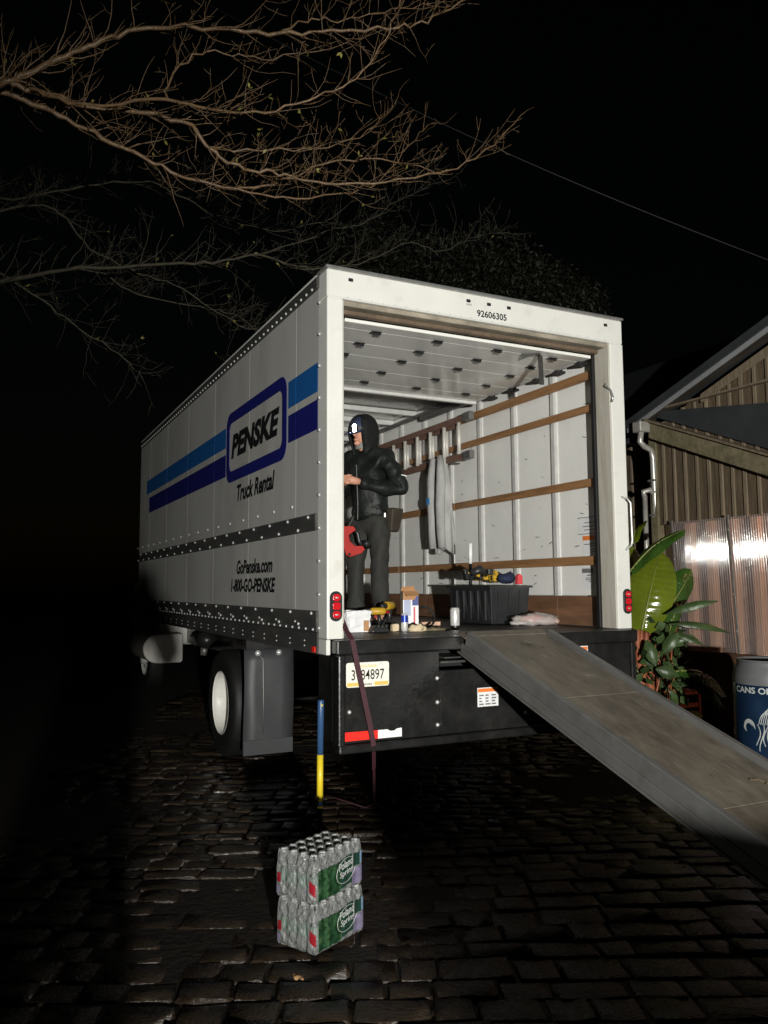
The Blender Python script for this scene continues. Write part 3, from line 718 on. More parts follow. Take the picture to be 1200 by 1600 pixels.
box('door_bottom_rail', M['ribw'], tk, .2, 2.395, 1.882, 1.93, 3.43, 3.485, .006)
sp = MB()
pts = [(1.80, .30, 3.44), (1.86, .25, 3.46), (1.90, .22, 3.46), (1.925, .22, 3.44), (1.93, .22, 3.33), (1.935, .22, 3.20)]
for a, b2 in zip(pts[:-1], pts[1:]): sp.beam(a, b2, .045, .004, (0, 1, 0))
sp.build('pull_strap', M['strapblk'], tk)
# --- floor
for k in range(16):
    x0 = .10+k*.15; box('floor_plank', M['floorw'], tk, x0+.0015, x0+.1485, .02, 7.19, 1.20, ZB, .002)
# --- sill, bumper, under-run panel
box('rear_sill', M['black'], tk, .035, 2.56, -.09, .018, 1.168, 1.258, .008, 2)
box('bumper_panel', M['black'], tk, .10, .80, -.062, -.04, .60, 1.164, .006)
box('bumper_panel', M['black'], tk, .803, 1.84, -.062, -.04, .60, 1.03, .006)
box('bumper_panel', M['black'], tk, 1.843, 2.50, -.062, -.04, .60, 1.164, .006)
box('ramp_slot', M['blackplastic'], tk, .81, 1.835, .3, .34, 1.0, 1.165, 0)
box('slot_plate', M['rail'], tk, .82, 1.02, -.045, .2, 1.075, 1.09, .003); box('slot_plate', M['rail'], tk, .86, 1.06, -.03, .2, 1.105, 1.115, .003)
box('bumper_post', M['black'], tk, .05, .098, -.075, .03, .57, 1.164, .01, 2)
box('bumper_post', M['black'], tk, 2.502, 2.55, -.075, .03, .57, 1.164, .01, 2)
box('bumper_bar', M['black'], tk, .05, 2.55, -.085, .0, .54, .598, .012, 2)
box('bumper_return', M['black'], tk, .052, .07, .032, .28, .60, 1.15, .004)
for bx, bz in ((.78, .98), (.78, .82), (.78, .67), (.13, .80), (2.2, .9), (2.2, .7), (1.5, .7), (1.3, .98)): rivet(bx, -.062, bz, (0,-1,0), .012)
MB().prism([(.062,.618),(.062,.668),(.085,.675),(.33,.672),(.33,.618)], lambda a, b: (a, -.063, b), lambda a, b: (a, -.0665, b)).build('red_tape', M['redtape'], tk)
MB().prism([(.331,.618),(.331,.672),(.40,.672),(.42,.66),(.45,.66),(.47,.672),(.505,.674),(.505,.618)], lambda a, b: (a, -.063, b), lambda a, b: (a, -.0665, b)).build('white_tape', M['whitetape'], tk)
def sticker(x0, x1, z0, z1):
    o = box('sticker', M['paperw'], tk, x0, x1, -.0645, -.0625, z0, z1, 0)
    box('sticker_heading', M['orange'], o, x0+.004, x1-.004, -.0655, -.0648, z1-.03, z1-.006, 0)
    b = MB()
    for i in range(4):
        for j in range(3):
            b.box(x0+.012+j*.052, x0+.012+j*.052+random.uniform(.02,.042), -.0655, -.0648, z0+.012+i*.02, z0+.022+i*.02)
    b.build('sticker_print', M['grey_print'], o)
sticker(1.10, 1.272, .765, .895); sticker(1.93, 2.085, 1.04, 1.15)
# number plate
pl = MB().prism(rrect(.105, .412, .955, 1.112, .015, 3), lambda a, b: (a, -.066, b), lambda a, b: (a, -.0685, b)).build('licence_plate', M['plate'], tk)
box('plate_band', M['gold'], pl, .112, .405, -.0698, -.0688, .961, .985, 0)
lettering('plate_number', '3184897', M['ink'], pl, (.142, -.0702, 1.0), (1,0,0), YA, .235, .066, bold=.006)
lettering('plate_heading', 'INDIANA', M['gold'], pl, (.19, -.0702, 1.079), (1,0,0), YA, .135, .018, bold=.012)
box('plate_badge', M['plate'], pl, .205, .305, -.0712, -.07, .958, .985, .002)
lettering('plate_badge_lettering', 'PENSKE', M['ink'], pl, (.222, -.0725, .966), (1,0,0), YA, .066, .011, bold=.02, shear=.2)
for bx in (.16, .352):
    for bz in (1.10, .966): MB().ball((bx, -.069, bz), .006, 6, 4, (1,.5,1)).build('plate_screw', M['chrome'], pl, smooth=True)
# --- chassis, axle, wheels, mud flaps, tank
for sx in (.75, 1.78): box('frame_rail', M['black'], tk, sx, sx+.08, .12, 9.3, .78, 1.02, .005)
for yy in (.5, 1.5, 2.82, 4.5, 6): box('cross_member', M['black'], tk, .831, 1.779, yy, yy+.08, .82, .98, .005)
for yy in [.6+.6*i for i in range(11)]: box('floor_joist', M['rubber'], tk, .06, 2.53, yy, yy+.05, 1.158, 1.198, .003)
MB().tube([(.3, 2.82, .51), (2.3, 2.82, .51)], .08, 12).ball((1.3, 2.82, .51), .2, 12, 8).build('rear_axle', M['black'], tk, smooth=True)
def wheel(cx, cy, cz, face, dual):
    """face -1: outer side towards -x"""
    prof_t = [(.30, .0), (.36, -.012), (.46, -.004), (.492, .022), (.50, .06), (.50, .19), (.492, .225), (.46, .25), (.36, .258), (.30, .245)]
    root = MB()
    for d in ((0, .33) if dual else (0,)):
        root.lathe([(r, cx-face*(h+d)) for r, h in prof_t], 40, (0, cy, cz), 'x', cap=False)
    t = root.build('wheel', M['rubber'], tk, smooth=True)
    rm = [(.292, .0), (.300, .004), (.285, .012), (.272, .05), (.262, .13), (.20, .165), (.14, .17), (.13, .12), (.06, .10), (.0, .10)] if dual else [(.292,.0),(.30,.004),(.285,.012),(.27,.05),(.2,.03),(.13,.0),(.12,-.05),(.05,-.06),(.0,-.06)]
    MB().lathe([(max(r, .001), cx-face*h) for r, h in rm], 40, (0, cy, cz), 'x', cap=False).build('rim', M['rim'], t, smooth=True)
    nb = MB()
    for k in range(10):
        a = k*math.pi/5; nb.tube([(cx-face*(.165 if dual else .03), cy+.17*math.cos(a), cz+.17*math.sin(a)), (cx-face*(.135 if dual else -.0), cy+.17*math.cos(a), cz+.17*math.sin(a))], .014, 6)
    nb.build('wheel_nuts', M['galv'], t)
wheel(.05, 2.82, .51, -1, True); wheel(2.54, 2.82, .51, 1, True)
wheel(.33, 8.6, .51, -1, False); wheel(2.26, 8.6, .51, 1, False)
for x0 in (.02, 2.05):
    f = MB(); nx_, nz_ = 4, 8
    for j in range(nz_+1):
        for i in range(nx_+1):
            f.v.append((x0+.445*i/nx_, 1.95-.02*math.sin(j/nz_*2.2)+.008*math.sin(i*1.7+j), .172+.89*j/nz_))
    for j in range(nz_):
        for i in range(nx_): f.f.append((j*5+i, j*5+i+1, (j+1)*5+i+1, (j+1)*5+i))
    o = f.build('mud_flap', M['flap'], tk, smooth=True); md = o.modifiers.new('t', 'SOLIDIFY'); md.thickness = .008
    for bx in (.12, .31): MB().lathe([(.026, 0), (.022, -.012), (.001, -.016)], 10, (x0+bx, 1.925, 1.035), 'y', cap=False).build('flap_bolt', M['chrome'], o, smooth=True)
    MB().tube([(x0+.13, 1.922, 1.02), (x0+.165, 1.919, .98), (x0+.17, 1.915, .6), (x0+.172, 1.92, .36)], .006, 5).build('flap_wire', M['ramprail'], o, smooth=True)
    box('flap_hem', M['flap'], o, x0, x0+.445, 1.93, 1.938, .172, .30, .002)
    box('flap_bracket', M['black'], tk, x0+.02, x0+.43, 1.955, 1.99, .99, 1.16, .004)
tp = [(-.005+.20*(1-math.cos(R(a))), .75+.205*math.sin(R(a))) for a in range(-90, 91, 15)]
tp = [(.20-.205*math.cos(R(a)), .75+.205*math.sin(R(a))) for a in range(90, 271, 15)]
tp = [(.205+.205*math.cos(R(a)), .75+.205*math.sin(R(a))) for a in range(90, 271, 12)]+[(.51+.045*math.cos(R(a)), .59+.045*math.sin(R(a))) for a in range(-90, 1, 18)]+[(.51+.045*math.cos(R(a)), .91+.045*math.sin(R(a))) for a in range(0, 91, 18)]
ft = MB().prism(tp, lambda a, b: (a, 6.8, b), lambda a, b: (a, 8.0, b)).build('fuel_tank', M['alu'], tk, bevel=.012, seg=2)
box('tank_strap', M['rail'], ft, .08, .50, 6.9, 6.96, .957, .965, .001)
MB().tube([(.62, 5.6, .92), (.62, 6.2, .92)], .11, 14).build('air_tank', M['black'], tk, smooth=True)
MB().tube([(.66, 6.0, .70), (.67, 6.0, .82)], .05, 10).build('filter_canister', M['ramprail'], tk, smooth=True)
# --- cab ahead of the body
cab = MB().prism([(7.45,.75),(9.75,.75),(9.85,1.05),(9.8,1.65),(9.1,1.75),(8.75,2.65),(7.45,2.75)], lambda a, b: (.32, a, b), lambda a, b: (2.27, a, b)).build('cab', M['cabw'], tk, bevel=.05, seg=3)
for sx in (.312, 2.272):
    MB().prism([(7.75,1.85),(8.9,1.85),(8.62,2.5),(7.75,2.55)], lambda a, b: (sx, a, b), lambda a, b: (sx+.006, a, b)).build('side_window', M['glass'], cab)
    box('step', M['galv'], cab, sx-.06 if sx < 1 else sx, sx if sx < 1 else sx+.06, 7.7, 8.1, .5, .56, .004)
MB().hexa([(.45, 9.115, 1.78), (2.14, 9.115, 1.78), (2.14, 9.125, 1.79), (.45, 9.125, 1.79), (.45, 8.78, 2.6), (2.14, 8.78, 2.6), (2.14, 8.79, 2.61), (.45, 8.79, 2.61)]).build('windscreen', M['glass'], cab)
MB().tube([(2.27, 9.0, 2.0), (2.42, 9.02, 2.0), (2.42, 9.02, 2.4)], .015, 6).box(2.36, 2.48, 9.0, 9.05, 2.0, 2.42).build('wing_mirror', M['blackplastic'], cab)
rv.build('rivets', M['chrome'], tk, smooth=True)['kind'] = 'stuff'

# ================================================================== RAMP
ru = Vector((.03, -1, -.35)).normalized(); rw = ru.cross(Vector((1, 0, 0))).normalized()
RO = Vector((.955, -.10, 1.275)); RL = 3.72
def rp(u, v, wv): return RO+Vector((u, 0, 0))+ru*v+rw*wv
def rbox(nm, m, parent, u0, u1, v0, v1, w0, w1, bv=.003):
    return MB().hexa([rp(u0,v0,w0), rp(u1,v0,w0), rp(u1,v1,w0), rp(u0,v1,w0), rp(u0,v0,w1), rp(u1,v0,w1), rp(u1,v1,w1), rp(u0,v1,w1)]).build(nm, m, parent, bevel=bv)
ra = thing('loading_ramp', 'long grey aluminium loading ramp sloping from truck bed down to the right', 'ramp', (1.3, -3.6, 0))
for a, b2 in ((0, 1.0), (1.0, 2.15), (2.15, 3.2), (3.2, RL)): rbox('deck_sheet', M['ramp'], ra, .045, .675, a+.0015, b2-.0015, -.018, 0)
for u in (0, .677):
    s_ = 1 if u == 0 else -1
    e = u if u == 0 else u+.043
    rbox('side_rail', M['ramprail'], ra, u, u+.043, .06, RL, -.06, .036, .004)
    rbox('rail_web', M['ramprail'], ra, min(e, e+s_*.02), max(e, e+s_*.02), .02, RL-.02, -.125, -.062, .003)
    rbox('rail_foot', M['ramprail'], ra, min(e-s_*.012, e+s_*.03), max(e-s_*.012, e+s_*.03), .0, RL-.02, -.137, -.127, .002)
for v in [.2+.4*i for i in range(9)]: rbox('cross_bar', M['ramprail'], ra, .05, .672, v, v+.05, -.07, -.02)
sr = random.Random(77); dk = MB(); lt = MB()
for k in range(150):
    u, v, a, ln, wd = sr.uniform(.07,.65), sr.uniform(.1,3.1), sr.gauss(1.57,.35), sr.uniform(.02,.16), sr.uniform(.0008,.0028)
    if min(abs(v-e_) for e_ in (0, 1.0, 2.15, 3.2)) < .09: continue
    c_, s_ = math.cos(a)*ln/2, math.sin(a)*ln/2; u = min(max(u, .06+abs(c_)), .66-abs(c_))
    (lt if k % 3 else dk).add([rp(u-c_,v-s_,.0012), rp(u+wd,v,.0012), rp(u+c_,v+s_,.0012), rp(u-wd,v+.01,.0012)], [(0,1,2,3)])
lt.build('scratches', mat('bright_scratch', (.42,.41,.38), .35, .5), ra)['kind'] = 'stuff'; dk.build('scuffs', mat('dark_scuff', (.06,.05,.04), .7), ra)['kind'] = 'stuff'
MB().hexa([rp(.0,-.03,-.02), rp(.72,-.03,-.02), rp(.72,.055,-.02), rp(.0,.055,-.02), rp(.02,-.03,.004), rp(.70,-.03,.004), rp(.72,.055,.004), rp(0,.055,.004)]).build('hook_lip', M['ramp'], ra, bevel=.003)
for i, (u, v, a, ln, lb) in enumerate(((.52, 2.0, .5, .12, 'pale straw twig lying near right rail of ramp'), (.38, 2.3, -.3, .16, 'thin dark twig lying across the middle of the ramp'), (.55, 2.05, 1.2, .10, 'small dark curled twig beside the pale straw on ramp'), (.42, .25, .9, .16, 'wet twig stain near top of ramp'))):
    r_ = random.Random(i); P = [rp(u+ln*(k/5-.5)*math.cos(a)+r_.uniform(-.012,.012), v+ln*(k/5-.5)*math.sin(a)+r_.uniform(-.012,.012), .004+r_.uniform(0,.006)) for k in range(6)]
    mb = MB().tube(P, [.004,.005,.004,.004,.003,.002], 5)
    if i: mb.tube([P[2], P[2]+Vector((.03,.02,.006)), P[2]+Vector((.06,.01,.003))], .0025, 4).tube([P[3], P[3]+Vector((-.02,-.03,.004))], .0022, 4)
    tag(mb.build('twig', M['board'] if i == 0 else M['barkf']), lb if i != 3 else 'wet dark twig lying near the top of the ramp', 'twig', 'twigs on the ramp')

# ================================================================== PEOPLE
def joints(arm_l, arm_r, foot=.11, head=(0, .07, 1.64)):
    return dict(pel=(0,0,.95), foot=foot, arm_l=arm_l, arm_r=arm_r, head=head)
def figure(root, arm_l, arm_r, fist=True, head=(0,.085,1.63), lean=.03, legs=((-.10, .0), (.10, .0))):
    hx, hy, hz = head
    spine = [(0,0,.96,.125,.10), (0,.01,1.10,.125,.095), (0,lean,1.28,.15,.105), (0,lean,1.42,.12,.09), (0,lean+.01,1.50,.058,.058)]
    neck = [spine[-1], (hx*.5,(lean+hy)*.5+.005,hz-.10,.055,.055), (hx,hy,hz-.05,.072,.08), (hx,hy+.005,hz+.03,.08,.095), (hx,hy-.005,hz+.10,.055,.065)]
    chains = [spine, neck]
    for (sx, (shx, shy)), in (((-1, legs[0]),), ((1, legs[1]),)):
        chains.append([spine[0], (sx*.09,0,.90,.088,.09), (shx,.02+shy*.5,.50,.056,.06), (shx,-.01+shy,.11,.042,.045), (shx,.05+shy,.045,.042,.035), (shx,.15+shy,.035,.04,.03)])
    for sx, arm in ((-1, arm_l), (1, arm_r)):
        e, wri = arm; chains.append([spine[3], (sx*.17,lean-.01,1.43,.062,.062), (e[0],e[1],e[2],.043,.043), (wri[0],wri[1],wri[2],.03,.026)])
    me = skinned(chains, 2)
    # face and hands joined into the same body mesh
    bm = bmesh.new(); bm.from_mesh(me)
    def addmesh(mb):
        vs = [bm.verts.new(v) for v in mb.v]
        for f in mb.f:
            try: bm.faces.new([vs[i] for i in f]).smooth = True
            except ValueError: pass
    f = MB()
    f.tube([(hx, hy+.085, hz+.015), (hx, hy+.115, hz-.022), (hx, hy+.095, hz-.035)], [.010, .016, .012], 7)     # nose
    f.ball((hx, hy+.082, hz-.062), .03, 8, 5, (1, .7, .35)); f.ball((hx, hy+.072, hz-.09), .032, 8, 5, (1, .8, .7))
    for sx in (-1, 1):
        f.ball((hx+sx*.078, hy-.01, hz-.01), .028, 8, 5, (.4, .7, 1)); f.ball((hx+sx*.03, hy+.082, hz+.018), .013, 8, 5)
    addmesh(f)
    for sx, arm in ((-1, arm_l), (1, arm_r)):
        e, wri = Vector(arm[0]), Vector(arm[1]); d = (wri-e).normalized(); sidev = d.cross(Vector((0,0,1))).normalized()*(-sx); dn = d.cross(sidev)*(1 if sx > 0 else -1)
        if dn.z > 0: dn = -dn
        h = MB(); h.tube([wri-d*.02, wri+d*.03, wri+d*.075, wri+d*.09], [.026, .034, .036, .02], 8)
        for k in range(4):
            o_ = (Vector((0,0,1))*(.026-.018*k)); b0 = wri+d*.08+o_; ln = (.07, .08, .075, .058)[k]
            h.tube([b0, b0+d*ln*.5+sidev*.012, b0+d*ln*.75+sidev*.035, b0+d*ln*.6+sidev*.058], [.0095,.009,.008,.006], 6)
        tb = wri+d*.03+Vector((0,0,.02)); h.tube([tb, tb+sidev*.035+d*.025+Vector((0,0,.015)), tb+sidev*.045+d*.055+Vector((0,0,.012))], [.012,.010,.007], 6)
        addmesh(h)
    m2 = bpy.data.meshes.new('body'); bm.to_mesh(m2); bm.free(); m2.materials.append(M['skin'])
    body = link('body', m2, root)
    # jacket
    ch = [[(0,0,.87,.182,.148), (0,.0,1.0,.176,.144), (0,.01,1.12,.17,.14), (0,lean,1.28,.184,.146), (0,lean,1.41,.15,.12), (0,lean+.02,1.50,.085,.085)]]
    for sx, arm in ((-1, arm_l), (1, arm_r)):
        e, wri = Vector(arm[0]), Vector(arm[1]); s0 = Vector((sx*.175, lean-.01, 1.43)); m1 = s0.lerp(e, .5)+Vector((sx*.012, -.01, 0)); m3 = e.lerp(wri, .5)+Vector((0,0,-.012))
        ch.append([ch[0][4], (s0.x,s0.y,s0.z,.092,.092), (m1.x,m1.y,m1.z,.080,.080), (e.x,e.y,e.z,.074,.074), (m3.x,m3.y,m3.z,.068,.068), (wri.x,wri.y,wri.z,.052,.052)])
    j = skinned(ch, 3)
    rr = random.Random(3)
    for v in j.vertices:
        c = v.co; k = .009*math.sin(c.z*17+c.x*24+c.y*19+2*math.sin(c.z*9))+.006*math.sin(c.z*39-c.y*35+c.x*41)*math.sin(c.z*13+c.x*8)
        v.co = c+v.normal*k
    j.materials.append(M['jacket']); link('jacket', j, root)
    ch = [[(0,-.01,1.0,.16,.125), (0,0,.92,.155,.125)]]
    for sx, (shx, shy) in ((-1, legs[0]), (1, legs[1])):
        ch.append([ch[0][1], (sx*.092,0,.84,.10,.11), (shx*1.0,.015+shy*.4,.62,.088,.092), (shx,.02+shy*.5,.46,.076,.08), (shx,.0+shy*.8,.24,.072,.075), (shx,-.01+shy,.085,.075,.08)])
    tr = skinned(ch, 3)
    for v in tr.vertices:
        c = v.co; v.co = c+v.normal*(.005*math.sin(c.z*21+c.x*34+c.y*26+2*math.sin(c.z*7))+.004*math.sin(c.z*45-c.y*50+c.x*22)*math.sin(c.z*9))
    tr.materials.append(M['trouser']); link('trousers', tr, root)
    for shx, shy in legs:
        b = skinned([[(shx,-.03+shy,.05,.048,.045), (shx,.06+shy,.042,.05,.038), (shx,.17+shy,.036,.045,.032)], [(shx,-.03+shy,.05,.048,.045), (shx,-.015+shy,.15,.05,.05)]], 2)
        b.materials.append(M['rubber']); link('boot', b, root)
    return body

# --- worker in the truck, facing left, looking down at his hands
wk = thing('person', 'person in dark hooded rain jacket with lit headlamp standing inside the truck', 'person', (.92, 1.30, ZB), R(118), world=False)
wk.scale = (1.0, 1.0, 1.0)
figure(wk, ((-.262, -.115, 1.15), (-.05, .22, 1.21)), ((.30, -.06, 1.15), (.09, .22, 1.21)), head=(0, .10, 1.635), legs=((-.12, .02), (.12, .05)))
hm = MB()                                 # hood: open-fronted shell round the head
prof = []
for i in range(13):
    t = math.pi*i/12
    for k in range(17):
        a = R(31)+R(298)*k/16                # gap faces +y
        rxy = .124*math.sin(t)**.75 if i not in (0,) else .004
        z = 1.645+.155*math.cos(t)*(1.0 if t < 1.57 else 1.25)
        if t > 1.9: rxy = max(rxy, .10)
        hm.v.append((rxy*math.sin(a)*1.0, .085+rxy*math.cos(a)*1.08-.03*max(0, math.cos(t)*-1), z))
for i in range(12):
    for k in range(16): hm.f.append((i*17+k, i*17+k+1, (i+1)*17+k+1, (i+1)*17+k))
o = hm.build('hood', M['hood'], wk, smooth=True); md = o.modifiers.new('t', 'SOLIDIFY'); md.thickness = .014; md.offset = 0
cp = MB(); cp.lathe([(.106, 1.635), (.109, 1.68), (.10, 1.735), (.06, 1.772), (.001, 1.78)], 20, (0, .10, 0))
cp.add([(-.08, .165, 1.642), (.08, .165, 1.642), (.06, .275, 1.605), (0, .295, 1.60), (-.06, .275, 1.605), (-.08, .165, 1.652), (.08, .165, 1.652), (.06, .275, 1.615), (0, .295, 1.61), (-.06, .275, 1.615)],
       [(0,4,3,2,1), (5,6,7,8,9), (0,1,6,5), (1,2,7,6), (2,3,8,7), (3,4,9,8), (4,0,5,9)])
cp.build('cap', M['navy'], wk, smooth=True)
cl = MB().lathe([(.085, 1.50), (.095, 1.54), (.088, 1.57)], 18, (0, .06, 0), cap=False).build('collar', M['greyshirt'], wk, smooth=True)
hb = MB().box(-.036, .036, .196, .240, 1.632, 1.69).build('headlamp', M['blackplastic'], wk, bevel=.01, seg=2)
LENS = mat('lamp_lens', (.9,.92,1.), .2, emit=(.95,.98,1.0), emit_s=30.)
for dz, dx in ((1.676, -.010), (1.646, -.012)):
    MB().ball((dx-.012, .240, dz), .019, 10, 6, (1, .6, 1)).build('lamp_lens', LENS, hb, smooth=True)
MB().lathe([(.1095, 1.655), (.111, 1.668), (.1095, 1.68)], 20, (0, .10, 0), cap=False).build('head_strap', M['strapblk'], wk, smooth=True)
hl = bpy.data.lights.new('headlamp_beam', 'SPOT'); hl.energy = 2.5; hl.spot_size = R(100); hl.spot_blend = .6; hl.shadow_soft_size = .015; hl.color = (.95, .98, 1)
ho = bpy.data.objects.new('headlamp_beam', hl); COL.objects.link(ho); ho.parent = wk; ho.location = (0, .275, 1.648)
ho.rotation_euler = Vector((0, .18, -.75)).to_track_quat('-Z', 'Y').to_euler()
# belt, pouch
bl = MB().lathe([(.166, .955), (.170, .975), (.166, .995)], 24, (0, 0, 0), cap=False)
bl.v = [(x, y*.80, z) for x, y, z in bl.v]; bl.build('tool_belt', M['strapblk'], wk, smooth=True)
pch = MB().hexa([(-.215,-.13,.80), (-.165,-.13,.80), (-.165,-.02,.80), (-.215,-.02,.80), (-.25,-.16,1.0), (-.165,-.16,1.0), (-.165,.0,1.0), (-.25,.0,1.0)]).build('pouch', mat('brown_pouch', (.035,.027,.018), .6, var=.4, vs=10), wk, bevel=.015, seg=2)
MB().tube([(-.315,-.02,1.27), (-.345,-.06,1.262)], .004, 5).build('reflective_strip', M['whitetape'], wk)
MB().tube([(.0,.185,1.36), (.0,.175,1.2), (.0,.165,1.02), (.0,.17,.9)], .004, 5).build('zip', M['galv'], wk)
b = MB().box(-.198, -.182, .035, .052, .915, .955).build('tape_measure', M['can'], wk, bevel=.004)

# --- red power tool hanging at the hip (world position from the worker's left hip)
tr_ = thing('power_tool', 'red power saw with black handle hanging at the worker hip', 'power tool', (.70, 1.06, 1.98), 0)
P0 = at(556, 846, 6.62)
def tl(px, py, dpt=0): return at(px, py, 6.62+dpt)
frame_px = [(530,822),(552,822),(556,828),(545,836),(547,846),(555,853),(567,853),(570,858),(566,864),(548,870),(541,868),(537,855),(530,850)]
MB().prism(frame_px, lambda a, b: tuple(tl(a, b, -.03)), lambda a, b: tuple(tl(a, b, .03))).build('frame', M['redtool'], tr_, bevel=.004, seg=2)
MB().tube([tl(553,824,0), tl(559,834,0), tl(561,846,0), tl(566,852,0)], .017, 8).build('handle', M['blackplastic'], tr_, smooth=True)
MB().tube([tl(571,848,-.035), tl(576,853,.035)], .026, 10).build('knob', M['blackplastic'], tr_, smooth=True)
MB().tube([tl(546,866,-.034), tl(546,866,.034)], .012, 8).build('pulley', M['blackplastic'], tr_, smooth=True)
MB().prism([(530,830),(541,834),(543,848),(551,855),(546,858),(533,852)], lambda a, b: tuple(tl(a, b, -.02)), lambda a, b: tuple(tl(a, b, .025))).build('motor', M['blackplastic'], tr_, bevel=.003)
MB().tube([tl(545,822), tl(550,812,.1), tl(553,806,.2)], .006, 5).build('hanger', M['galv'], tr_)

# --- photographer standing behind the camera; the photo shows only the shadow at left
ph = thing('person', 'photographer in dark jacket, only the shadow seen on the truck side', 'person', (-2.31, -5.42, 0), R(-26), world=False)
figure(ph, ((-.22, .20, 1.18), (.0, .40, 1.46)), ((.25, .20, 1.20), (.09, .41, 1.48)), head=(0, .06, 1.65))
MB().ball((0, .04, 1.69), .125, 14, 10, (1, 1.1, 1.0)).build('knit_cap', M['hood'], ph, smooth=True)
# made-up pallet stack, added behind the camera to shade the middle stones
tb = thing('shade_pallets', 'made-up pallet stack behind the camera, added unseen to shade the stones', 'pallets', (-1.2, -6.6, 0), R(-20), world=False)
for k in range(8):
    z0 = k*.1235
    for xx in (-.55, -.03, .49): MB().box(xx, xx+.06, -.4, .4, z0, z0+.1).build('stringer', M['floorw'], tb)
    for i in range(5): MB().box(-.55, .55, -.4+i*.17, -.4+i*.17+.11, z0+.102, z0+.122).build('deck_board', M['floorw'], tb)
    MB().box(-.55, .55, -.42, -.4005, z0, z0+.1225).build('lead_board', M['floorw'], tb)  # fills the layer height so no light leaks through the stack

# ================================================================== THINGS IN THE TRUCK
# ladder hung along the right wall
ld_ = thing('extension_ladder', 'brown fibreglass extension ladder with aluminium rungs on right truck wall', 'ladder', (2.36, 4, 2.9))
M['rungm'] = mat('rung_aluminium', (.60,.58,.53), .5, .2, var=.12)
M['fiber'] = mat('fibreglass_rail', (.17,.095,.07), .5, var=.2, vs=10)
for xr, y0, zz0, zz1 in ((2.36, 2.0, 2.93, 3.33), (2.42, 2.35, 2.96, 3.30)):
    for z in (zz0, zz1): box('ladder_rail', M['fiber'], ld_, xr-.014, xr+.014, y0, y0+4.2, z-.032, z+.032, .004)
    for k in range(14): MB().tube([(xr, y0+.18+k*.3, zz0+.033), (xr, y0+.18+k*.3, zz1-.033)], .021, 10).build('rung', M['rungm'], ld_, smooth=True)
for z in (2.93, 3.33): box('ladder_foot', M['ramprail'], ld_, 2.33, 2.39, 1.93, 2.06, z-.042, z+.042, .005)
for yy in (2.3, 4.2): box('ladder_hook', M['rail'], ld_, 2.34, 2.445, yy, yy+.03, 2.885, 2.896, .001)
# grey sweatshirt
sw = thing('sweatshirt', 'grey sweatshirt hanging from a slat on right truck wall', 'sweatshirt', (2.36, 2.45, 2.0))
s_ = MB(); nu, nv = 28, 26
for j in range(nv+1):
    f = j/nv; z = 3.0-1.0*f; hw = .07+.07*min(1, f*1.6)+.02*f
    for i in range(nu+1):
        u = i/nu*2-1; yy = 2.50-u*hw-.02*f+.02*f
        fold = .022*math.sin(u*7+f*2)*min(1, f*3)+.012*math.sin(u*15-f*5)*f
        zz = z+(.03*math.sin(u*5.3)-.04*abs(math.sin(u*4.1+.5)))*f-(.05*u*u if j == 0 else 0)
        s_.v.append((2.305+fold+.05*u*u, yy, zz))
for j in range(nv):
    for i in range(nu): s_.f.append((j*(nu+1)+i, j*(nu+1)+i+1, (j+1)*(nu+1)+i+1, (j+1)*(nu+1)+i))
o = s_.build('cloth', M['grey_fleece'], sw, smooth=True); md = o.modifiers.new('t', 'SOLIDIFY'); md.thickness = .03
for sg in (-1, 1):
    P = [(2.275, 2.50+sg*.07, 2.97), (2.268, 2.50+sg*.10, 2.75), (2.262, 2.50+sg*.085, 2.45), (2.265, 2.50+sg*.09, 2.15), (2.27, 2.49+sg*.095, 2.0)]
    MB().tube(P, [.035, .05, .052, .045, .04], 10).build('sleeve', M['grey_fleece'], sw, smooth=True)
box('print_patch', mat('blue_print', (.05,.25,.6), .6), sw, 2.205, 2.211, 2.55, 2.61, 2.47, 2.54, .001)
# black tote
tt = thing('storage_tote', 'black plastic storage tote full of tools against right truck wall', 'tote', (2.18, 1.4, ZB))
def shell(mb, x0, x1, y0, y1, z0, z1, dx, th):
    o_ = [(x0,y0),(x1,y0),(x1,y1),(x0,y1)]; t_ = [(x0-dx,y0-dx),(x1+dx,y0-dx),(x1+dx,y1+dx),(x0-dx,y1+dx)]
    it = [(x0-dx+th,y0-dx+th),(x1+dx-th,y0-dx+th),(x1+dx-th,y1+dx-th),(x0-dx+th,y1+dx-th)]; ib = [(x0+th,y0+th),(x1-th,y0+th),(x1-th,y1-th),(x0+th,y1-th)]
    V = [(a,b,z0) for a,b in o_]+[(a,b,z1) for a,b in t_]+[(a,b,z1) for a,b in it]+[(a,b,z0+.01) for a,b in ib]
    F = [(3,2,1,0),(12,13,14,15)]
    for k in range(4):
        n = (k+1) % 4; F += [(k,n,4+n,4+k), (4+k,4+n,8+n,8+k), (8+k,8+n,12+n,12+k)]
    return mb.add(V, F)
body = shell(MB(), 2.00, 2.37, 1.09, 1.75, ZB+.002, 1.595, .025, .006).build('bin', M['tote'], tt, bevel=.012, seg=2)
rim = MB(); 
for x0, x1, y0, y1 in ((1.955,2.415,1.045,1.075),(1.955,2.415,1.765,1.795),(1.955,1.98,1.075,1.765),(2.39,2.415,1.075,1.765)): rim.box(x0,x1,y0,y1,1.585,1.605)
rim.build('lip', M['tote'], body)
for k in range(3): MB().prism([(2.04+.115*k,0),(2.10+.115*k,0),(2.09+.115*k,1),(2.05+.115*k,1)], lambda a, b: (a, 1.085-.022*b, 1.29+.27*b), lambda a, b: (a, 1.075-.022*b, 1.29+.27*b)).build('ridge', M['tote'], body)
for k in range(5): MB().box(1.968, 1.985, 1.15+k*.12, 1.19+k*.12, 1.30, 1.56).build('ridge', M['tote'], body)
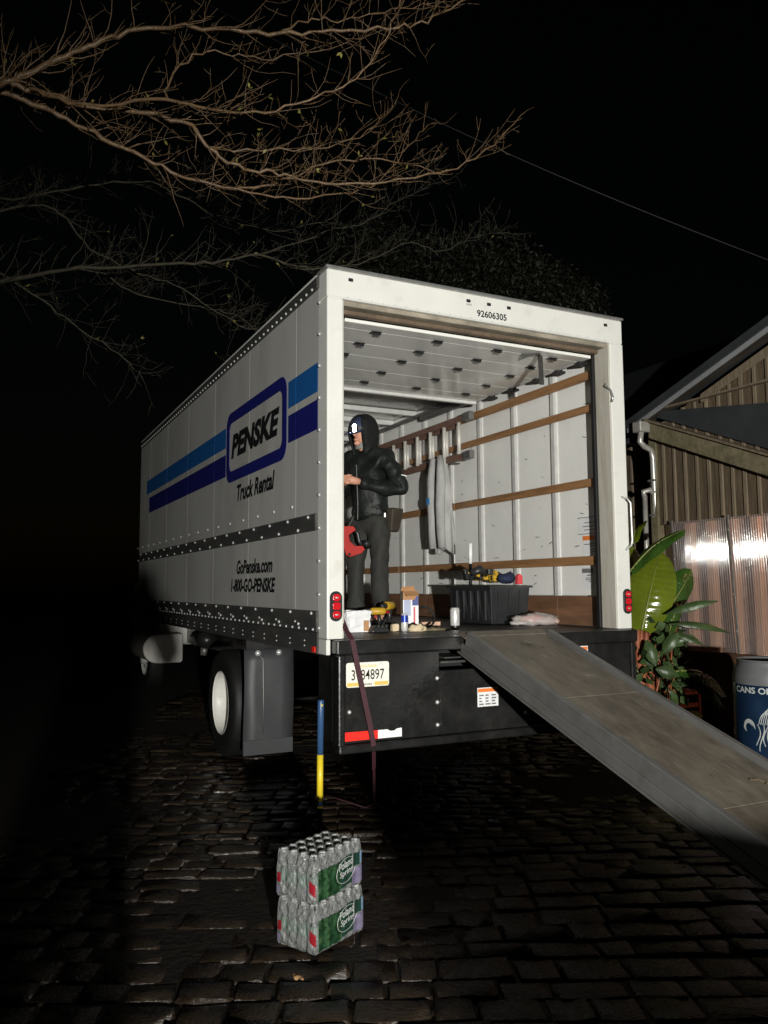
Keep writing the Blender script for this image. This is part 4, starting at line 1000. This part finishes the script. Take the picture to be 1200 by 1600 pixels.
box('load', M['blackplastic'], tt, 2.0, 2.37, 1.10, 1.74, 1.55, 1.575, .01)
# contents on top
yb = thing('tool_bag', 'yellow and black tool packet on top of the black tote', 'tool bag', (2.08, 1.35, 1.6))
rr = random.Random(2)
for k in range(24):
    a = at(724+rr.uniform(0,52), 905-rr.uniform(0,12), 7.25+rr.uniform(-.05,.12)); s0 = rr.uniform(.014,.03)
    MB().hexa([(a.x+dx*s0+rr.uniform(-.01,.01), a.y+dy*s0*1.4+rr.uniform(-.01,.01), a.z+dz*s0*1.1+rr.uniform(-.01,.01)) for dz in (-1,1) for dx, dy in ((-1,-1),(1,-1),(1,1),(-1,1))]).build('pouch_piece', (M['yellow'], M['blackplastic'], M['yellow'], M['paperw'] if k == 10 else M['blackplastic'])[k % 4], yb, bevel=.008, seg=2)
a = at(745, 899, 7.2); MB().tube([a+Vector((-.06,0,.02)), a+Vector((.02,-.02,.05)), a+Vector((.1,0,.01))], [.03,.045,.03], 8).build('grip', M['blackplastic'], yb, smooth=True)
nb = thing('work_glove', 'dark navy cloth bundle on right end of the black tote', 'cloth', (2.3, 1.2, 1.6))
a = at(790, 904, 7.15); MB().ball(a, .07, 14, 8, (1.2, .9, .6)).ball(a+Vector((.06,.02,.01)), .05, 10, 6).build('bundle', M['navy'], nb, smooth=True, jit=.006)
a = at(811, 905, 7.12); o = MB().prism([(-.03,-.045),(.03,-.045),(.028,.03),(.0,.05),(-.02,.035)], lambda u, v: (a.x+u, a.y-.02, a.z+v), lambda u, v: (a.x+u, a.y+.03, a.z+v)).build('red_pouch', M['pinkred'], None, bevel=.01, seg=2)
tag(o, 'small bright red pouch at right end of the black tote', 'pouch')
pk = thing('pole', 'thin dark pole with white tip standing in the black tote', 'pole', (1.99, 1.4, 1.5))
a = at(735, 932, 7.45); t_ = at(735, 849, 7.45); m_ = a.lerp(t_, .62)
MB().tube([a, m_], .016, 8).build('shaft', M['steel_dk'], pk, smooth=True); MB().tube([m_, t_], .017, 8).build('white_tip', M['whitetape'], pk, smooth=True)
# plastic bag with red cloth
bgp = thing('plastic_bag', 'crumpled clear plastic bag with red contents on truck bed above ramp', 'bag', (2.2, .75, ZB))
def lump(name, m, parent, c, rad, sc3, seed, amp=.25, n=18, k=10):
    mb = MB().ball((0,0,0), rad, n, k, sc3); r_ = random.Random(seed); ph_ = [r_.uniform(0,6) for _ in range(6)]
    V = []
    for x, y, z in mb.v:
        f = 1+amp*(math.sin(x/rad*3+ph_[0])*math.sin(y/rad*4+ph_[1])+.6*math.sin(z/rad*6+x/rad*5+ph_[2]))
        V.append((c[0]+x*f, c[1]+y*f, max(c[2]+z*f, ZB+.002)))
    mb.v = V; return mb.build(name, m, parent, smooth=True)
a = at(838, 966, 6.95); a.z = ZB+.045
lump('film', M['bagfilm'], bgp, a, .10, (2.2, 1.1, .62), 4, .22); lump('film_tail', M['bagfilm'], bgp, a+Vector((-.16,.02,-.02)), .07, (1.3, .9, .4), 8)
lump('red_contents', mat('pale_red', (.62,.16,.13), .5), bgp, a+Vector((.0,.03,.012)), .07, (1.7, .8, .55), 5)
lump('pale_contents', mat('pale_pink', (.60,.42,.38), .5), bgp, a+Vector((.10,-.02,-.01)), .06, (2.0, .9, .55), 6)
# cans
def can(label, x, y, h, r, m, name='drink_can', grp='cans on the truck edge', z=ZB+.002, band=None):
    c = thing(name, label, 'can', (x, y, z), group=grp, world=False)
    MB().lathe([(r*.72,0),(r*.8,.003),(r,.012),(r,h-.014),(r*.82,h-.002)], 24, cap=True).build('can_body', m, c, smooth=True)
    MB().lathe([(r*.83,h-.003),(r*.83,h+.001),(r*.77,h+.001),(r*.76,h-.004),(.001,h-.004)], 24, cap=False).build('can_lid', M['can'], c, smooth=True)
    if band: MB().lathe([(r+.0006,band[0]),(r+.0006,band[1])], 24, cap=False).build('can_print', band[2], c, smooth=True)
    return c
p = at(711, 985, 6.38); can('tall silver can standing alone by the top of the ramp', p.x, p.y, .168, .038, M['can'], band=(.008, .03, M['ink']))
p = at(632, 985, 6.1); can('small blue and silver can in front of the tall box', p.x, p.y, .135, .0265, M['can'], band=(.07, .122, M['canblue']))
# tall open drink carton
p = at(640, 975, 6.45)
cx_, cy_ = p.x, p.y
bxn = thing('cardboard_carton', 'tall white and blue drink carton with torn brown top', 'carton', (cx_, cy_, ZB), R(-18), world=False)
shell(MB(), -.062, .062, -.06, .06, .002, .30, 0, .004).build('carton_body', M['paperw'], bxn)
box('blue_print', mat('carton_blue', (.02,.035,.20), .5), bxn, .012, .0625, -.0612, -.0602, .19, .285, 0); box('red_print', mat('carton_red', (.55,.05,.06), .5), bxn, .022, .036, -.0612, -.0602, .05, .18, 0)
box('blue_print', bpy.data.materials['carton_blue'], bxn, -.0622, -.02, -.0612, -.0602, .05, .10, 0)
box('silver_print', mat('carton_silver', (.35,.40,.55), .5), bxn, -.055, .0, -.0612, -.0602, .11, .27, 0)
MB().hexa([(-.062,-.064,.235), (.03,-.066,.235), (.03,-.063,.235), (-.062,-.0615,.235), (-.062,-.066,.30), (.062,-.066,.30), (.062,-.063,.30), (-.062,-.063,.30)]).build('torn_edge', M['card'], bxn)
MB().add([(-.062,-.06,.30), (.062,-.06,.30), (.055,-.11,.265), (-.04,-.115,.262), (-.062,-.06,.302), (.062,-.06,.302), (.055,-.112,.268), (-.04,-.117,.265)], [(0,1,2,3), (7,6,5,4), (0,3,7,4), (3,2,6,7), (2,1,5,6)]).build('front_flap', M['card'], bxn)
MB().add([(-.062,.06,.30), (.062,.06,.30), (.05,.075,.345), (-.045,.08,.34), (-.062,.063,.30), (.062,.063,.30), (.05,.078,.345), (-.045,.083,.34)], [(0,1,2,3), (7,6,5,4), (0,3,7,4), (3,2,6,7), (2,1,5,6)]).build('rear_flap', M['card'], bxn)
# crumpled white tray at the left post
p = at(558, 990, 6.05)
wt = thing('paper_sack', 'crumpled white paper sack on truck edge beside left post', 'sack', (p.x, p.y, ZB), world=False)
s2 = MB(); n = 14; r_ = random.Random(6)
for j in range(7):
    for i in range(n):
        a = 2*math.pi*i/n; q = (abs(math.cos(a))**.5*math.copysign(1, math.cos(a)), abs(math.sin(a))**.5*math.copysign(1, math.sin(a))); f = 1+r_.uniform(-.12,.12)
        s2.v.append((q[0]*.105*f, q[1]*.06*f, .004+j*.026+(r_.uniform(-.008,.008) if j else 0)))
for j in range(6):
    for i in range(n): s2.f.append((j*n+i, j*n+(i+1) % n, (j+1)*n+(i+1) % n, (j+1)*n+i))
s2.f.append(tuple(range(n-1,-1,-1)))
s2.build('sack_body', M['paperw'], wt)
box('brown_label', M['card'], wt, .025, .065, -.072, -.066, .012, .09, .001); box('tag_strip', M['whitetape'], wt, .02, .07, -.073, -.067, .092, .106, .001)
# two yellow and black drills
def drill(label, px, py, Z, rz, s=1.):
    p = at(px, py, Z); d = thing('cordless_drill', label, 'drill', (p.x, p.y, ZB), rz, 'drills on the truck bed', world=False)
    b = MB().box(-.035*s, .035*s, -.06*s, .05*s, .002, .055*s).build('battery', M['blackplastic'], d, bevel=.008, seg=2)
    MB().tube([(0,-.01*s,.05*s), (0,-.02*s,.10*s), (0,-.005*s,.15*s)], [.02*s,.018*s,.022*s], 10).build('grip', M['blackplastic'], d, smooth=True)
    MB().tube([(0,-.075*s,.175*s), (0,-.06*s,.178*s), (0,.05*s,.178*s), (0,.065*s,.178*s)], [.022*s,.034*s,.034*s,.026*s], 14).build('motor_housing', M['yellow'], d, smooth=True)
    MB().tube([(0,.065*s,.178*s), (0,.12*s,.178*s), (0,.135*s,.178*s)], [.026*s,.022*s,.010*s], 12).build('chuck', M['blackplastic'], d, smooth=True)
    MB().box(-.012*s,.012*s,.0,.03*s,.12*s,.14*s).build('trigger', M['redtool'], d)
    return d
drill('yellow and black drill standing behind the paper sack', 590, 985, 6.25, R(70), .85); drill('yellow and black drill standing nearest the tall carton', 607, 983, 6.5, R(130), 1.05)
p = at(592, 990, 6.0)
o = thing('tool_holster', 'glossy black tool case lying in front of the drills', 'tool case', (p.x, p.y, ZB), world=False)
MB().hexa([(-.08,-.04,.002),(.07,-.045,.002),(.08,.04,.002),(-.075,.045,.002),(-.06,-.03,.05),(.06,-.035,.045),(.06,.03,.05),(-.05,.035,.055)]).build('case_body', M['blackplastic'], o, bevel=.014, seg=3)
for k in range(4): MB().ball((-.05+k*.033, -.03, .045+.004*(k % 2)), .014, 10, 6).build('case_latch', M['blackplastic'], o, smooth=True)
p = at(617, 988, 6.1); o = MB().box(p.x-.03, p.x+.03, p.y-.025, p.y+.025, ZB+.002, ZB+.06).build('white_block', M['bread'], None, bevel=.01, seg=2, jit=.004); tag(o, 'small off white block lying between the drills and small can', 'block')
p = at(652, 992, 6.08)
o = thing('bread_roll', 'torn pale bread roll lying right of the small can', 'bread', (p.x, p.y, ZB)); lump('crust', M['bread'], o, (p.x, p.y, ZB+.025), .045, (1.3,.9,.7), 3); lump('torn_half', M['bread'], o, (p.x+.055, p.y+.02, ZB+.02), .035, (1.1,.8,.75), 9)
p = at(680, 990, 6.2); o = lump('leaf_litter', M['trim'], None, (p.x, p.y, ZB+.01), .05, (2.2, 1, .3), 12, .35); tag(o, 'low heap of green brown debris between bread and silver can', 'debris')
p = at(664, 975, 6.6); o = thing('hose_coil', 'dark rubber coil leaning behind the tall carton', 'hose coil', (p.x, p.y, ZB))
for k in range(3): MB().tube([(p.x+.02*k+.085*math.cos(a*math.pi/8), p.y+.03*k+.03*math.sin(a*math.pi/8), ZB+.092+.082*math.sin(a*math.pi/8)) for a in range(17)], .009, 6).build('coil_turn', M['rubber'] if k != 1 else M['floorw'], o, smooth=True)
p = at(672, 958, 6.9); o = MB().box(p.x-.1, p.x+.1, p.y-.04, p.y+.04, ZB+.002, ZB+.04).build('wood_offcut', M['stud'], None, bevel=.003); tag(o, 'short wood offcut lying behind the hose coil', 'wood')
# maroon strap over the sill
st = MB()
pts = [(.125,.06,1.40),(.128,-.03,1.31),(.135,-.10,1.262),(.148,-.105,1.19),(.19,-.10,1.014),(.228,-.098,.85),(.266,-.095,.686),(.288,-.09,.58),(.36,.06,.40),(.49,.33,.18),(.60,.56,.035)]
for i in range(len(pts)-1):
    wv = .034 if i < 7 else .034-.007*(i-6)
    st.beam(pts[i], pts[i+1], max(wv, .014), .004, (0,1,.2))
o = thing('ratchet_strap', 'maroon webbing strap hanging over the truck edge across the licence plate', 'strap', (.3, 0, 0)); st.build('webbing', M['strapred'], o)
MB().tube([(.60,.56,.03), (.50,.50,.028), (.42,.80,.03), (.36,1.0,.028)], .006, 5).build('cord_tail', M['strapred'], o, smooth=True)

# ================================================================== THINGS ON THE GROUND
sl_ = thing('sledge_hammer', 'sledge hammer with blue and yellow handle standing beside the truck bumper', 'hammer', (-.048, .0, 0), world=False)
MB().box(-.035,.035,-.075,.075,.012,.10).build('head', M['steel_dk'], sl_, bevel=.014, seg=2)
MB().tube([(0,0,.09), (0,0,.21)], .017, 12).build('collar', M['steel_dk'], sl_, smooth=True)
MB().tube([(0,0,.21), (0,0,.225)], .0185, 12).build('grip_band', M['syellow'], sl_, smooth=True)
MB().tube([(-.002,0,.225), (-.001,0,.255)], .0195, 12).build('grip_band', M['sblue'], sl_, smooth=True)
MB().tube([(0,0,.255), (.002,0,.54)], .0205, 14).build('yellow_grip', M['syellow'], sl_, smooth=True)
MB().tube([(.002,0,.54), (.006,0,.872), (.006,0,.882)], [.020,.021,.018], 14).build('blue_grip', M['sblue'], sl_, smooth=True)
MB().tube([(.006,-.021,.85), (.006,-.024,.85)], .007, 10).build('handle_dot', M['syellow'], sl_, smooth=True)

bt = MB().lathe([(.024,0),(.027,.006),(.0275,.02),(.026,.03),(.0275,.045),(.0275,.062),(.0275,.118),(.0265,.125),(.0275,.132),(.0265,.145),(.020,.165),(.0125,.178),(.0125,.188)], 12).mesh('bottle', M['pet'], True)
bc = MB().lathe([(.0145,.186),(.0145,.203),(.001,.204)], 12, cap=False).mesh('cap', M['cap'], True)
bw = MB().lathe([(.0279,.060),(.0279,.118)], 12, cap=False).mesh('bottle_label', mat('green_label', (.02,.11,.05), .4, var=.4, vs=60), True)
def scallop(L_, W2, r, z, inset=0., ns=3):
    P = []; K = .45
    nx_, ny_ = 6, 4
    for i in range(nx_):
        for k in range(-ns, ns+1): a = -math.pi/2+k*.26; P.append((-L_/2+(i+.5)*L_/nx_+r*math.cos(a)*.98, -W2/2+r*(1+math.sin(a))*K+inset, z))
    for i in range(ny_):
        for k in range(-ns, ns+1): a = k*.26; P.append((L_/2-r*(1-math.cos(a))*K-inset, -W2/2+(i+.5)*W2/ny_+r*math.sin(a)*.98, z))
    for i in range(nx_-1, -1, -1):
        for k in range(-ns, ns+1): a = math.pi/2+k*.26; P.append((-L_/2+(i+.5)*L_/nx_+r*math.cos(a)*.98, W2/2-r*(1-math.sin(a))*K-inset, z))
    for i in range(ny_-1, -1, -1):
        for k in range(-ns, ns+1): a = math.pi+k*.26; P.append((-L_/2+r*(1+math.cos(a))*K+inset, -W2/2+(i+.5)*W2/ny_+r*math.sin(a)*.98, z))
    return P
M['printg'] = mat('green_print', (.012,.042,.018), .25, var=.75, vs=32, dirt=(.06,.13,.055), dirt_amt=.8, dirt_s=26, dirt_lo=.5, dirt_hi=.62, coat=.5)
M['printdg'] = mat('dark_green_print', (.012,.035,.025), .25, var=.3, coat=.5)
M['printred'] = mat('red_print', (.24,.012,.02), .25, coat=.5); M['printsky'] = mat('blue_film_print', (.16,.25,.36), .25, var=.4, vs=40, coat=.5)
M['printviolet'] = mat('violet_film_print', (.17,.15,.23), .25, var=.45, vs=30, coat=.5)
def water_case(label, z, rz, dx=0., dy=0.):
    c = thing('water_case', label, 'water bottles', (-.565+dx, -1.305+dy, z), rz, 'stacked water cases', world=False)
    L_, W2 = .345, .235
    for i in range(6):
        for j in range(4):
            x, y = -L_/2+(i+.5)*L_/6, -W2/2+(j+.5)*W2/4
            o = bpy.data.objects.new('bottle', bt); COL.objects.link(o); o.parent = c; o.location = (x, y, .003); o.rotation_euler = (0,0,random.uniform(0,6))
            for nm, me in (('cap', bc), ('bottle_label', bw)):
                q = bpy.data.objects.new(nm, me); COL.objects.link(q); q.parent = o
    f = MB(); lev = [(0., .010), (.006, .001), (.03, -.002), (.08, -.001), (.125, -.002), (.155, .001), (.178, .005), (.202, .013)]
    n0 = 0; rg = random.Random(int(z*100))
    for zz, ins in lev:
        P = scallop(L_, W2, .030, zz, ins); n0 = len(P); f.v += [(x+rg.uniform(-.001,.001), y+rg.uniform(-.001,.001), q+rg.uniform(-.002,.002)) for x, y, q in P]
    for j in range(len(lev)-1):
        for i in range(n0): f.f.append((j*n0+i, j*n0+(i+1) % n0, (j+1)*n0+(i+1) % n0, (j+1)*n0+i))
    f.build('shrink_wrap', M['film'], c, smooth=True)
    tp_ = MB(); gx, gy = 36, 24
    for j in range(gy+1):
        for i in range(gx+1):
            x, y = -L_/2+.014+(L_-.028)*i/gx, -W2/2+.014+(W2-.028)*j/gy
            du = ((x+L_/2)/(L_/6)) % 1-.5; dv = ((y+W2/2)/(W2/4)) % 1-.5; d_ = math.hypot(du, dv)
            tp_.v.append((x, y, .208-.055*min(1, max(0, (d_-.24)/.42))**1.3+rg.uniform(-.0015,.0015)))
    for j in range(gy):
        for i in range(gx): tp_.f.append((j*(gx+1)+i, j*(gx+1)+i+1, (j+1)*(gx+1)+i+1, (j+1)*(gx+1)+i))
    tp_.build('wrap_top', M['film'], c, smooth=True)
    # printing on the film: strips that follow the scallops, a little outside it
    def patch(nm, m, i0, i1, z0, z1, off=.003, side='front', tilt=0.):
        P = scallop(L_, W2, .030, 0, -off, 3); a, b_ = int(i0), int(i1); q = MB(); n = b_-a
        for zz, tt_ in ((z0, 0), ((z0+z1)/2, .5), (z1, 1)):
            q.v += [(P[k % len(P)][0], P[k % len(P)][1], zz+tilt*(k-a)/n) for k in range(a, b_+1)]
        for r_ in range(2):
            for k in range(n): q.f.append((r_*(n+1)+k, r_*(n+1)+k+1, (r_+1)*(n+1)+k+1, (r_+1)*(n+1)+k))
        return q.build(nm, m, c, smooth=True)
    patch('green_print', M['printg'], 2, 21, .012, .140); patch('dark_print', M['printdg'], 21, 31, .02, .145, tilt=.012)
    patch('dark_print', M['printdg'], 33, 38, .095, .150); patch('violet_print', M['printviolet'], 31, 44, .012, .085, .0032, tilt=.01)
    patch('blue_print', M['printsky'], 38, 42, .10, .155); patch('red_print', M['printred'], len(scallop(L_, W2, .03, 0))-4, len(scallop(L_, W2, .03, 0)), .055, .105, tilt=-.02)
    NN = len(scallop(L_, W2, .03, 0)); patch('red_print', M['printred'], NN-27, NN-24, .065, .105); patch('violet_print', M['printviolet'], NN-28, NN-25, .015, .05)
    fr = -W2/2-.0065
    for k, (s_, zz, w0, x0) in enumerate((('Poland', .100, .098, -.012), ('Spring', .062, .094, -.006))):
        lettering('brand_lettering', s_, M['ink_pale'], c, (0,0,0), (1,0,0), (0,0,1), w0, .034, bold=.02, warp=lambda a, b, x0=x0, zz=zz: (x0+a, fr, zz+b+a*.16))
    rg_ = [(.038+.068*math.cos(a*math.pi/12), fr-.0005, .098+.052*math.sin(a*math.pi/12)+.068*math.cos(a*math.pi/12)*.16) for a in range(3, 24)]
    MB().tube(rg_, .0014, 4).build('brand_ring', M['ink_pale'], c)
    return c
water_case('lower shrink wrapped case of water bottles on the cobbles', .014, R(27), .004, -.004)
water_case('upper shrink wrapped case of water bottles, stacked on the other', .221, R(28))

# barrel made like a drinks can
br = thing('can_bin', 'blue and grey can shaped recycling barrel lettered CANS ONLY beside ramp', 'barrel', (3.80, -.27, 0), world=False)
RB = .285
MB().lathe([(.24,.002),(.262,.01),(RB,.05),(RB,.80)], 40).build('barrel_body', M['barrel_b'], br, smooth=True)
MB().lathe([(RB+.001,.80),(RB,.86),(.268,.925),(.25,.955),(.252,.985),(.262,.99),(.256,.995),(.246,.985),(.24,.955)], 40, cap=False).build('barrel_shoulder', M['barrel_g'], br, smooth=True)
MB().lathe([(.24,.956),(.001,.95)], 40, cap=False).build('barrel_lid', M['barrel_g'], br, smooth=True)
cdir = math.atan2(CAM.y+.27, CAM.x-3.80)           # angle facing the camera
def cyl(a, b, off=.002): th = cdir+a/RB; return ((RB+off)*math.cos(th), (RB+off)*math.sin(th), b)
lettering('barrel_lettering', 'CANS ONLY', M['ink_pale'], br, (0,0,0), (1,0,0), (0,0,1), .41, .05, bold=.025, warp=lambda a, b: cyl(-.305+a, .735+b))
dw = MB(); r_ = random.Random(8)
def stroke(P, wd=.004):
    n = len(P)
    for i in range(n-1):
        (a0, b0), (a1, b1) = P[i], P[i+1]; d = Vector((a1-a0, b1-b0)); 
        if d.length < 1e-6: continue
        nn = Vector((-d.y, d.x)).normalized()*wd*(.5+.5*math.sin(math.pi*(i+.5)/n)); dw.add([cyl(a0-nn.x, b0-nn.y), cyl(a0+nn.x, b0+nn.y), cyl(a1+nn.x, b1+nn.y), cyl(a1-nn.x, b1-nn.y)], [(0,1,2,3)])
for k in range(7):
    h = .10+.03*k; w0 = .09+.02*k
    stroke([(-.10+.015*k+w0*1.5*t/14, .50+h*.9*math.sin(math.pi*(t/14)**.75)+.02*k*0) for t in range(15)], .005)
for k in range(8):
    a0 = -.11+.03*k; stroke([(a0+.02*math.sin(t*.5+k), .50-.026*t*(1 if k % 2 else .8)) for t in range(9)], .004)
for k in range(4): stroke([(-.15-.012*k*0+.05*math.cos(a*.35+k*.25)*(1-.1*k)-.03, .46+.07*math.sin(a*.35+k*.2)*(1-.12*k)) for a in range(10)], .004)
dw.build('barrel_drawing', M['ink_pale'], br)
# banana plant and leafy shrub between truck and barn
bp_ = thing('banana_plant', 'banana plant with broad glossy green leaves beside the truck corner', 'plant', (4.25, 1.45, 0))
def big_leaf(base, tip, wid, sag, nrm, m=M['bananal'], parent=None, nu=44, nv=10, name='leaf', ridge=True, pw=.55):
    base, tip, nrm = Vector(base), Vector(tip), Vector(nrm).normalized(); d = tip-base; sd_ = d.cross(nrm).normalized(); nn = sd_.cross(d).normalized()
    q = MB(); mid = []
    for i in range(nu+1):
        t = i/nu; c = base+d*t+nn*(sag*math.sin(math.pi*t)); mid.append(c+nn*.004)
        wd = wid*(math.sin(math.pi*min(1, t*.93+.05))**pw)*(1 if t < .97 else .6)
        for j in range(nv+1):
            u = j/nv*2-1; q.v.append(tuple(c+sd_*(u*wd*.5)+nn*(-.18*wd*u*u+(.0045*math.sin(i*1.9-abs(u)*5)+.006*math.sin(i*.31+u*4) if ridge else .006*math.sin(i*2.1+j*.7+u*3)))))
    for i in range(nu):
        for j in range(nv): q.f.append((i*(nv+1)+j, i*(nv+1)+j+1, (i+1)*(nv+1)+j+1, (i+1)*(nv+1)+j))
    o = q.build(name, m, parent, smooth=True)
    if ridge: MB().tube(mid, [max(.002, .012*(1-i/nu)) for i in range(nu+1)], 6).build('midrib', M['rib'], o, smooth=True)
    return o
toC = (CAM-Vector((4.2, 1.4, 1.5))).normalized(); toL = (LAMP-Vector((4.2, 1.4, 1.5))).normalized()
big_leaf(at(1003,985,8.2), at(1032,862,8.5), .48, .10, toC*.8+Vector((.1,0,.5)), parent=bp_)
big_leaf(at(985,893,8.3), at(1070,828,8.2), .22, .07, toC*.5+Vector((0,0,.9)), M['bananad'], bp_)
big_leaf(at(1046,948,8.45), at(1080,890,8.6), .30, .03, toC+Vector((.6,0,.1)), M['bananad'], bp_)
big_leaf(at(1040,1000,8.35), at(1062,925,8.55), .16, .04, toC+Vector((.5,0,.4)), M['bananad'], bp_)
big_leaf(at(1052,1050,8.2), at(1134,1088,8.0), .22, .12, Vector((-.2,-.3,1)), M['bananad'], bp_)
big_leaf(at(990,850,8.5), at(1010,815,8.8), .22, .05, Vector((.5,.5,.8)), parent=bp_)
big_leaf(at(1000,960,8.5), at(985,850,8.9), .35, .1, Vector((.2,-.3,.9)), parent=bp_)
for px0, px1 in ((1000, 1003), (1008, 1010), (994, 998)):
    MB().tube([Vector((at(px0+14, 1100, 8.4).x, at(px0+14, 1100, 8.4).y, .0)), at(px0+8, 1060, 8.35), at(px0+2, 1010, 8.3), at(px1, 965, 8.3)], [.045,.04,.03,.014], 8).build('stalk', M['stem'], bp_, smooth=True)
sh = thing('leafy_shrub', 'dense leafy shrub at the foot of the banana plant', 'shrub', (4.4, 1.4, 0))
r_ = random.Random(14)
def rl(px, py, Z, ang, ln, wd, tilt): 
    b0 = at(px, py, Z); d = RT*math.cos(ang)+UP*math.sin(ang)-FW*tilt
    return big_leaf(b0, b0+d*ln, wd, ln*.12, -FW+UP*r_.uniform(.2,.9)+RT*r_.uniform(-.5,.5), M['leaf'], sh, 8, 4, 'leaf', False, 1.0)
for px, py, a, ln, wd in ((1040,960,.3,.5,.09),(1045,975,-.15,.62,.08),(1050,990,-.35,.32,.07),(1035,1020,.9,.26,.12),(1010,1000,-1.3,.26,.13),(1045,1010,.5,.25,.10),(1025,1045,-.3,.24,.13),(1055,1060,-.2,.26,.11),(1060,1045,-.75,.55,.13),(1070,1050,-.5,.45,.09),(1000,1050,2.6,.2,.12),(1015,1075,-1.4,.2,.14),(1040,1075,-.9,.22,.10),(1030,1060,.9,.16,.09),(1000,1035,.3,.2,.12),(1055,950,-.1,.2,.08)):
    rl(px, py, r_.uniform(8.0, 8.4), a, ln, wd, r_.uniform(-.1,.4))
fo = MB()
for k in range(260):
    p0 = at(r_.uniform(995,1075), r_.triangular(955,1110,1060), r_.uniform(8.1,8.8)); d = (rnd_unit(r_)-FW*.3+UP*.1).normalized(); s0 = d.cross(rnd_unit(r_)).normalized(); n = s0.cross(d); ln = r_.uniform(.06,.16); w0 = ln*r_.uniform(.25,.42)
    fo.add([p0, p0+d*ln*.4+s0*w0, p0+d*ln, p0+d*ln*.4-s0*w0, p0+d*ln*.5+n*.012], [(0,1,4),(1,2,4),(2,3,4),(3,0,4)])
fo.build('foliage', M['leaf'], sh, smooth=True)['kind'] = 'stuff'
stm = MB()
for k in range(14):
    q = at(r_.uniform(1005,1060), 1100, r_.uniform(8.2,8.6)); e = at(r_.uniform(1000,1065), r_.uniform(960,1050), r_.uniform(8.2,8.5)); stm.tube([(q.x,q.y,.02), q.lerp(e,.5)+Vector((.03,0,.02)), e], [.012,.009,.004], 5)
stm.build('stems', M['stem'], sh, smooth=True)
rc = random.Random(4)
def rock(label, px, py, Z, r0, m, name, cat, grp=None):
    p = at(px, py, Z); mb = MB().ball((0,0,0), r0, 12, 8, (1.3,1,.7)); V = []
    for x, y, z in mb.v:
        f = 1+.18*math.sin(x*40+px)+.14*math.sin(y*55+z*38); V.append((p.x+x*f, p.y+y*f, max(-.03, p.z+z*f)))
    mb.v = V; return tag(mb.build(name, m, None, smooth=True), label, cat, grp)
rock('brown soil mound at the foot of the shrub', 1045, 1135, 8.3, .26, M['soil'], 'soil_mound', 'soil'); 
rock('round brown stone at front of the soil mound', 1030, 1112, 8.0, .12, M['soil'], 'stone', 'stone')
p = at(1082, 1125, 8.1); o = big_leaf(p-RT*.1, p+RT*.1+UP*.05, .14, .03, -FW+UP*.5, M['yleaf'], None, 5, 4, 'fallen_leaf', False); tag(o, 'yellow green leaf low down between shrub and barrel', 'leaf')
oc = thing('orange_chair', 'orange plastic chair half hidden behind the shrub', 'chair', (4.75, 1.1, 0)); 
q = at(1070, 1098, 8.9); X0, Y0 = q.x, q.y
box('seat', M['oplast'], oc, X0-.22, X0+.16, Y0-.1, Y0+.3, .40, .44, .01); box('backrest', M['oplast'], oc, X0-.2, X0+.12, Y0+.27, Y0+.31, .62, .80, .01)
for dx, dy in ((-.2,-.08),(.13,-.08),(-.2,.28),(.13,.28)): box('leg', M['oplast'], oc, X0+dx, X0+dx+.035, Y0+dy, Y0+dy+.035, 0, .40 if dy < 0 else .82, .004)
box('stretcher', M['oplast'], oc, X0-.16, X0+.128, Y0-.075, Y0-.05, .26, .31, .004)
p = at(1096, 1300, 5.35); p = Vector((2.0, -1.05, .03))
o = big_leaf(gp(1080, 1291, .03), gp(1114, 1304, .03), .11, .012, Vector((-.25,-.5,.85)), M['dleaf'], None, 6, 5, 'dry_leaf', False); tag(o, 'curled pale brown dry leaf on the stones under ramp', 'leaf')

o = big_leaf(gp(458, 1524, .02), gp(474, 1530, .02), .03, .004, (0, -.2, 1), M['dleaf'], None, 5, 4, 'fallen_leaf', False); tag(o, 'tiny orange brown leaf on the stones in front of water cases', 'leaf')
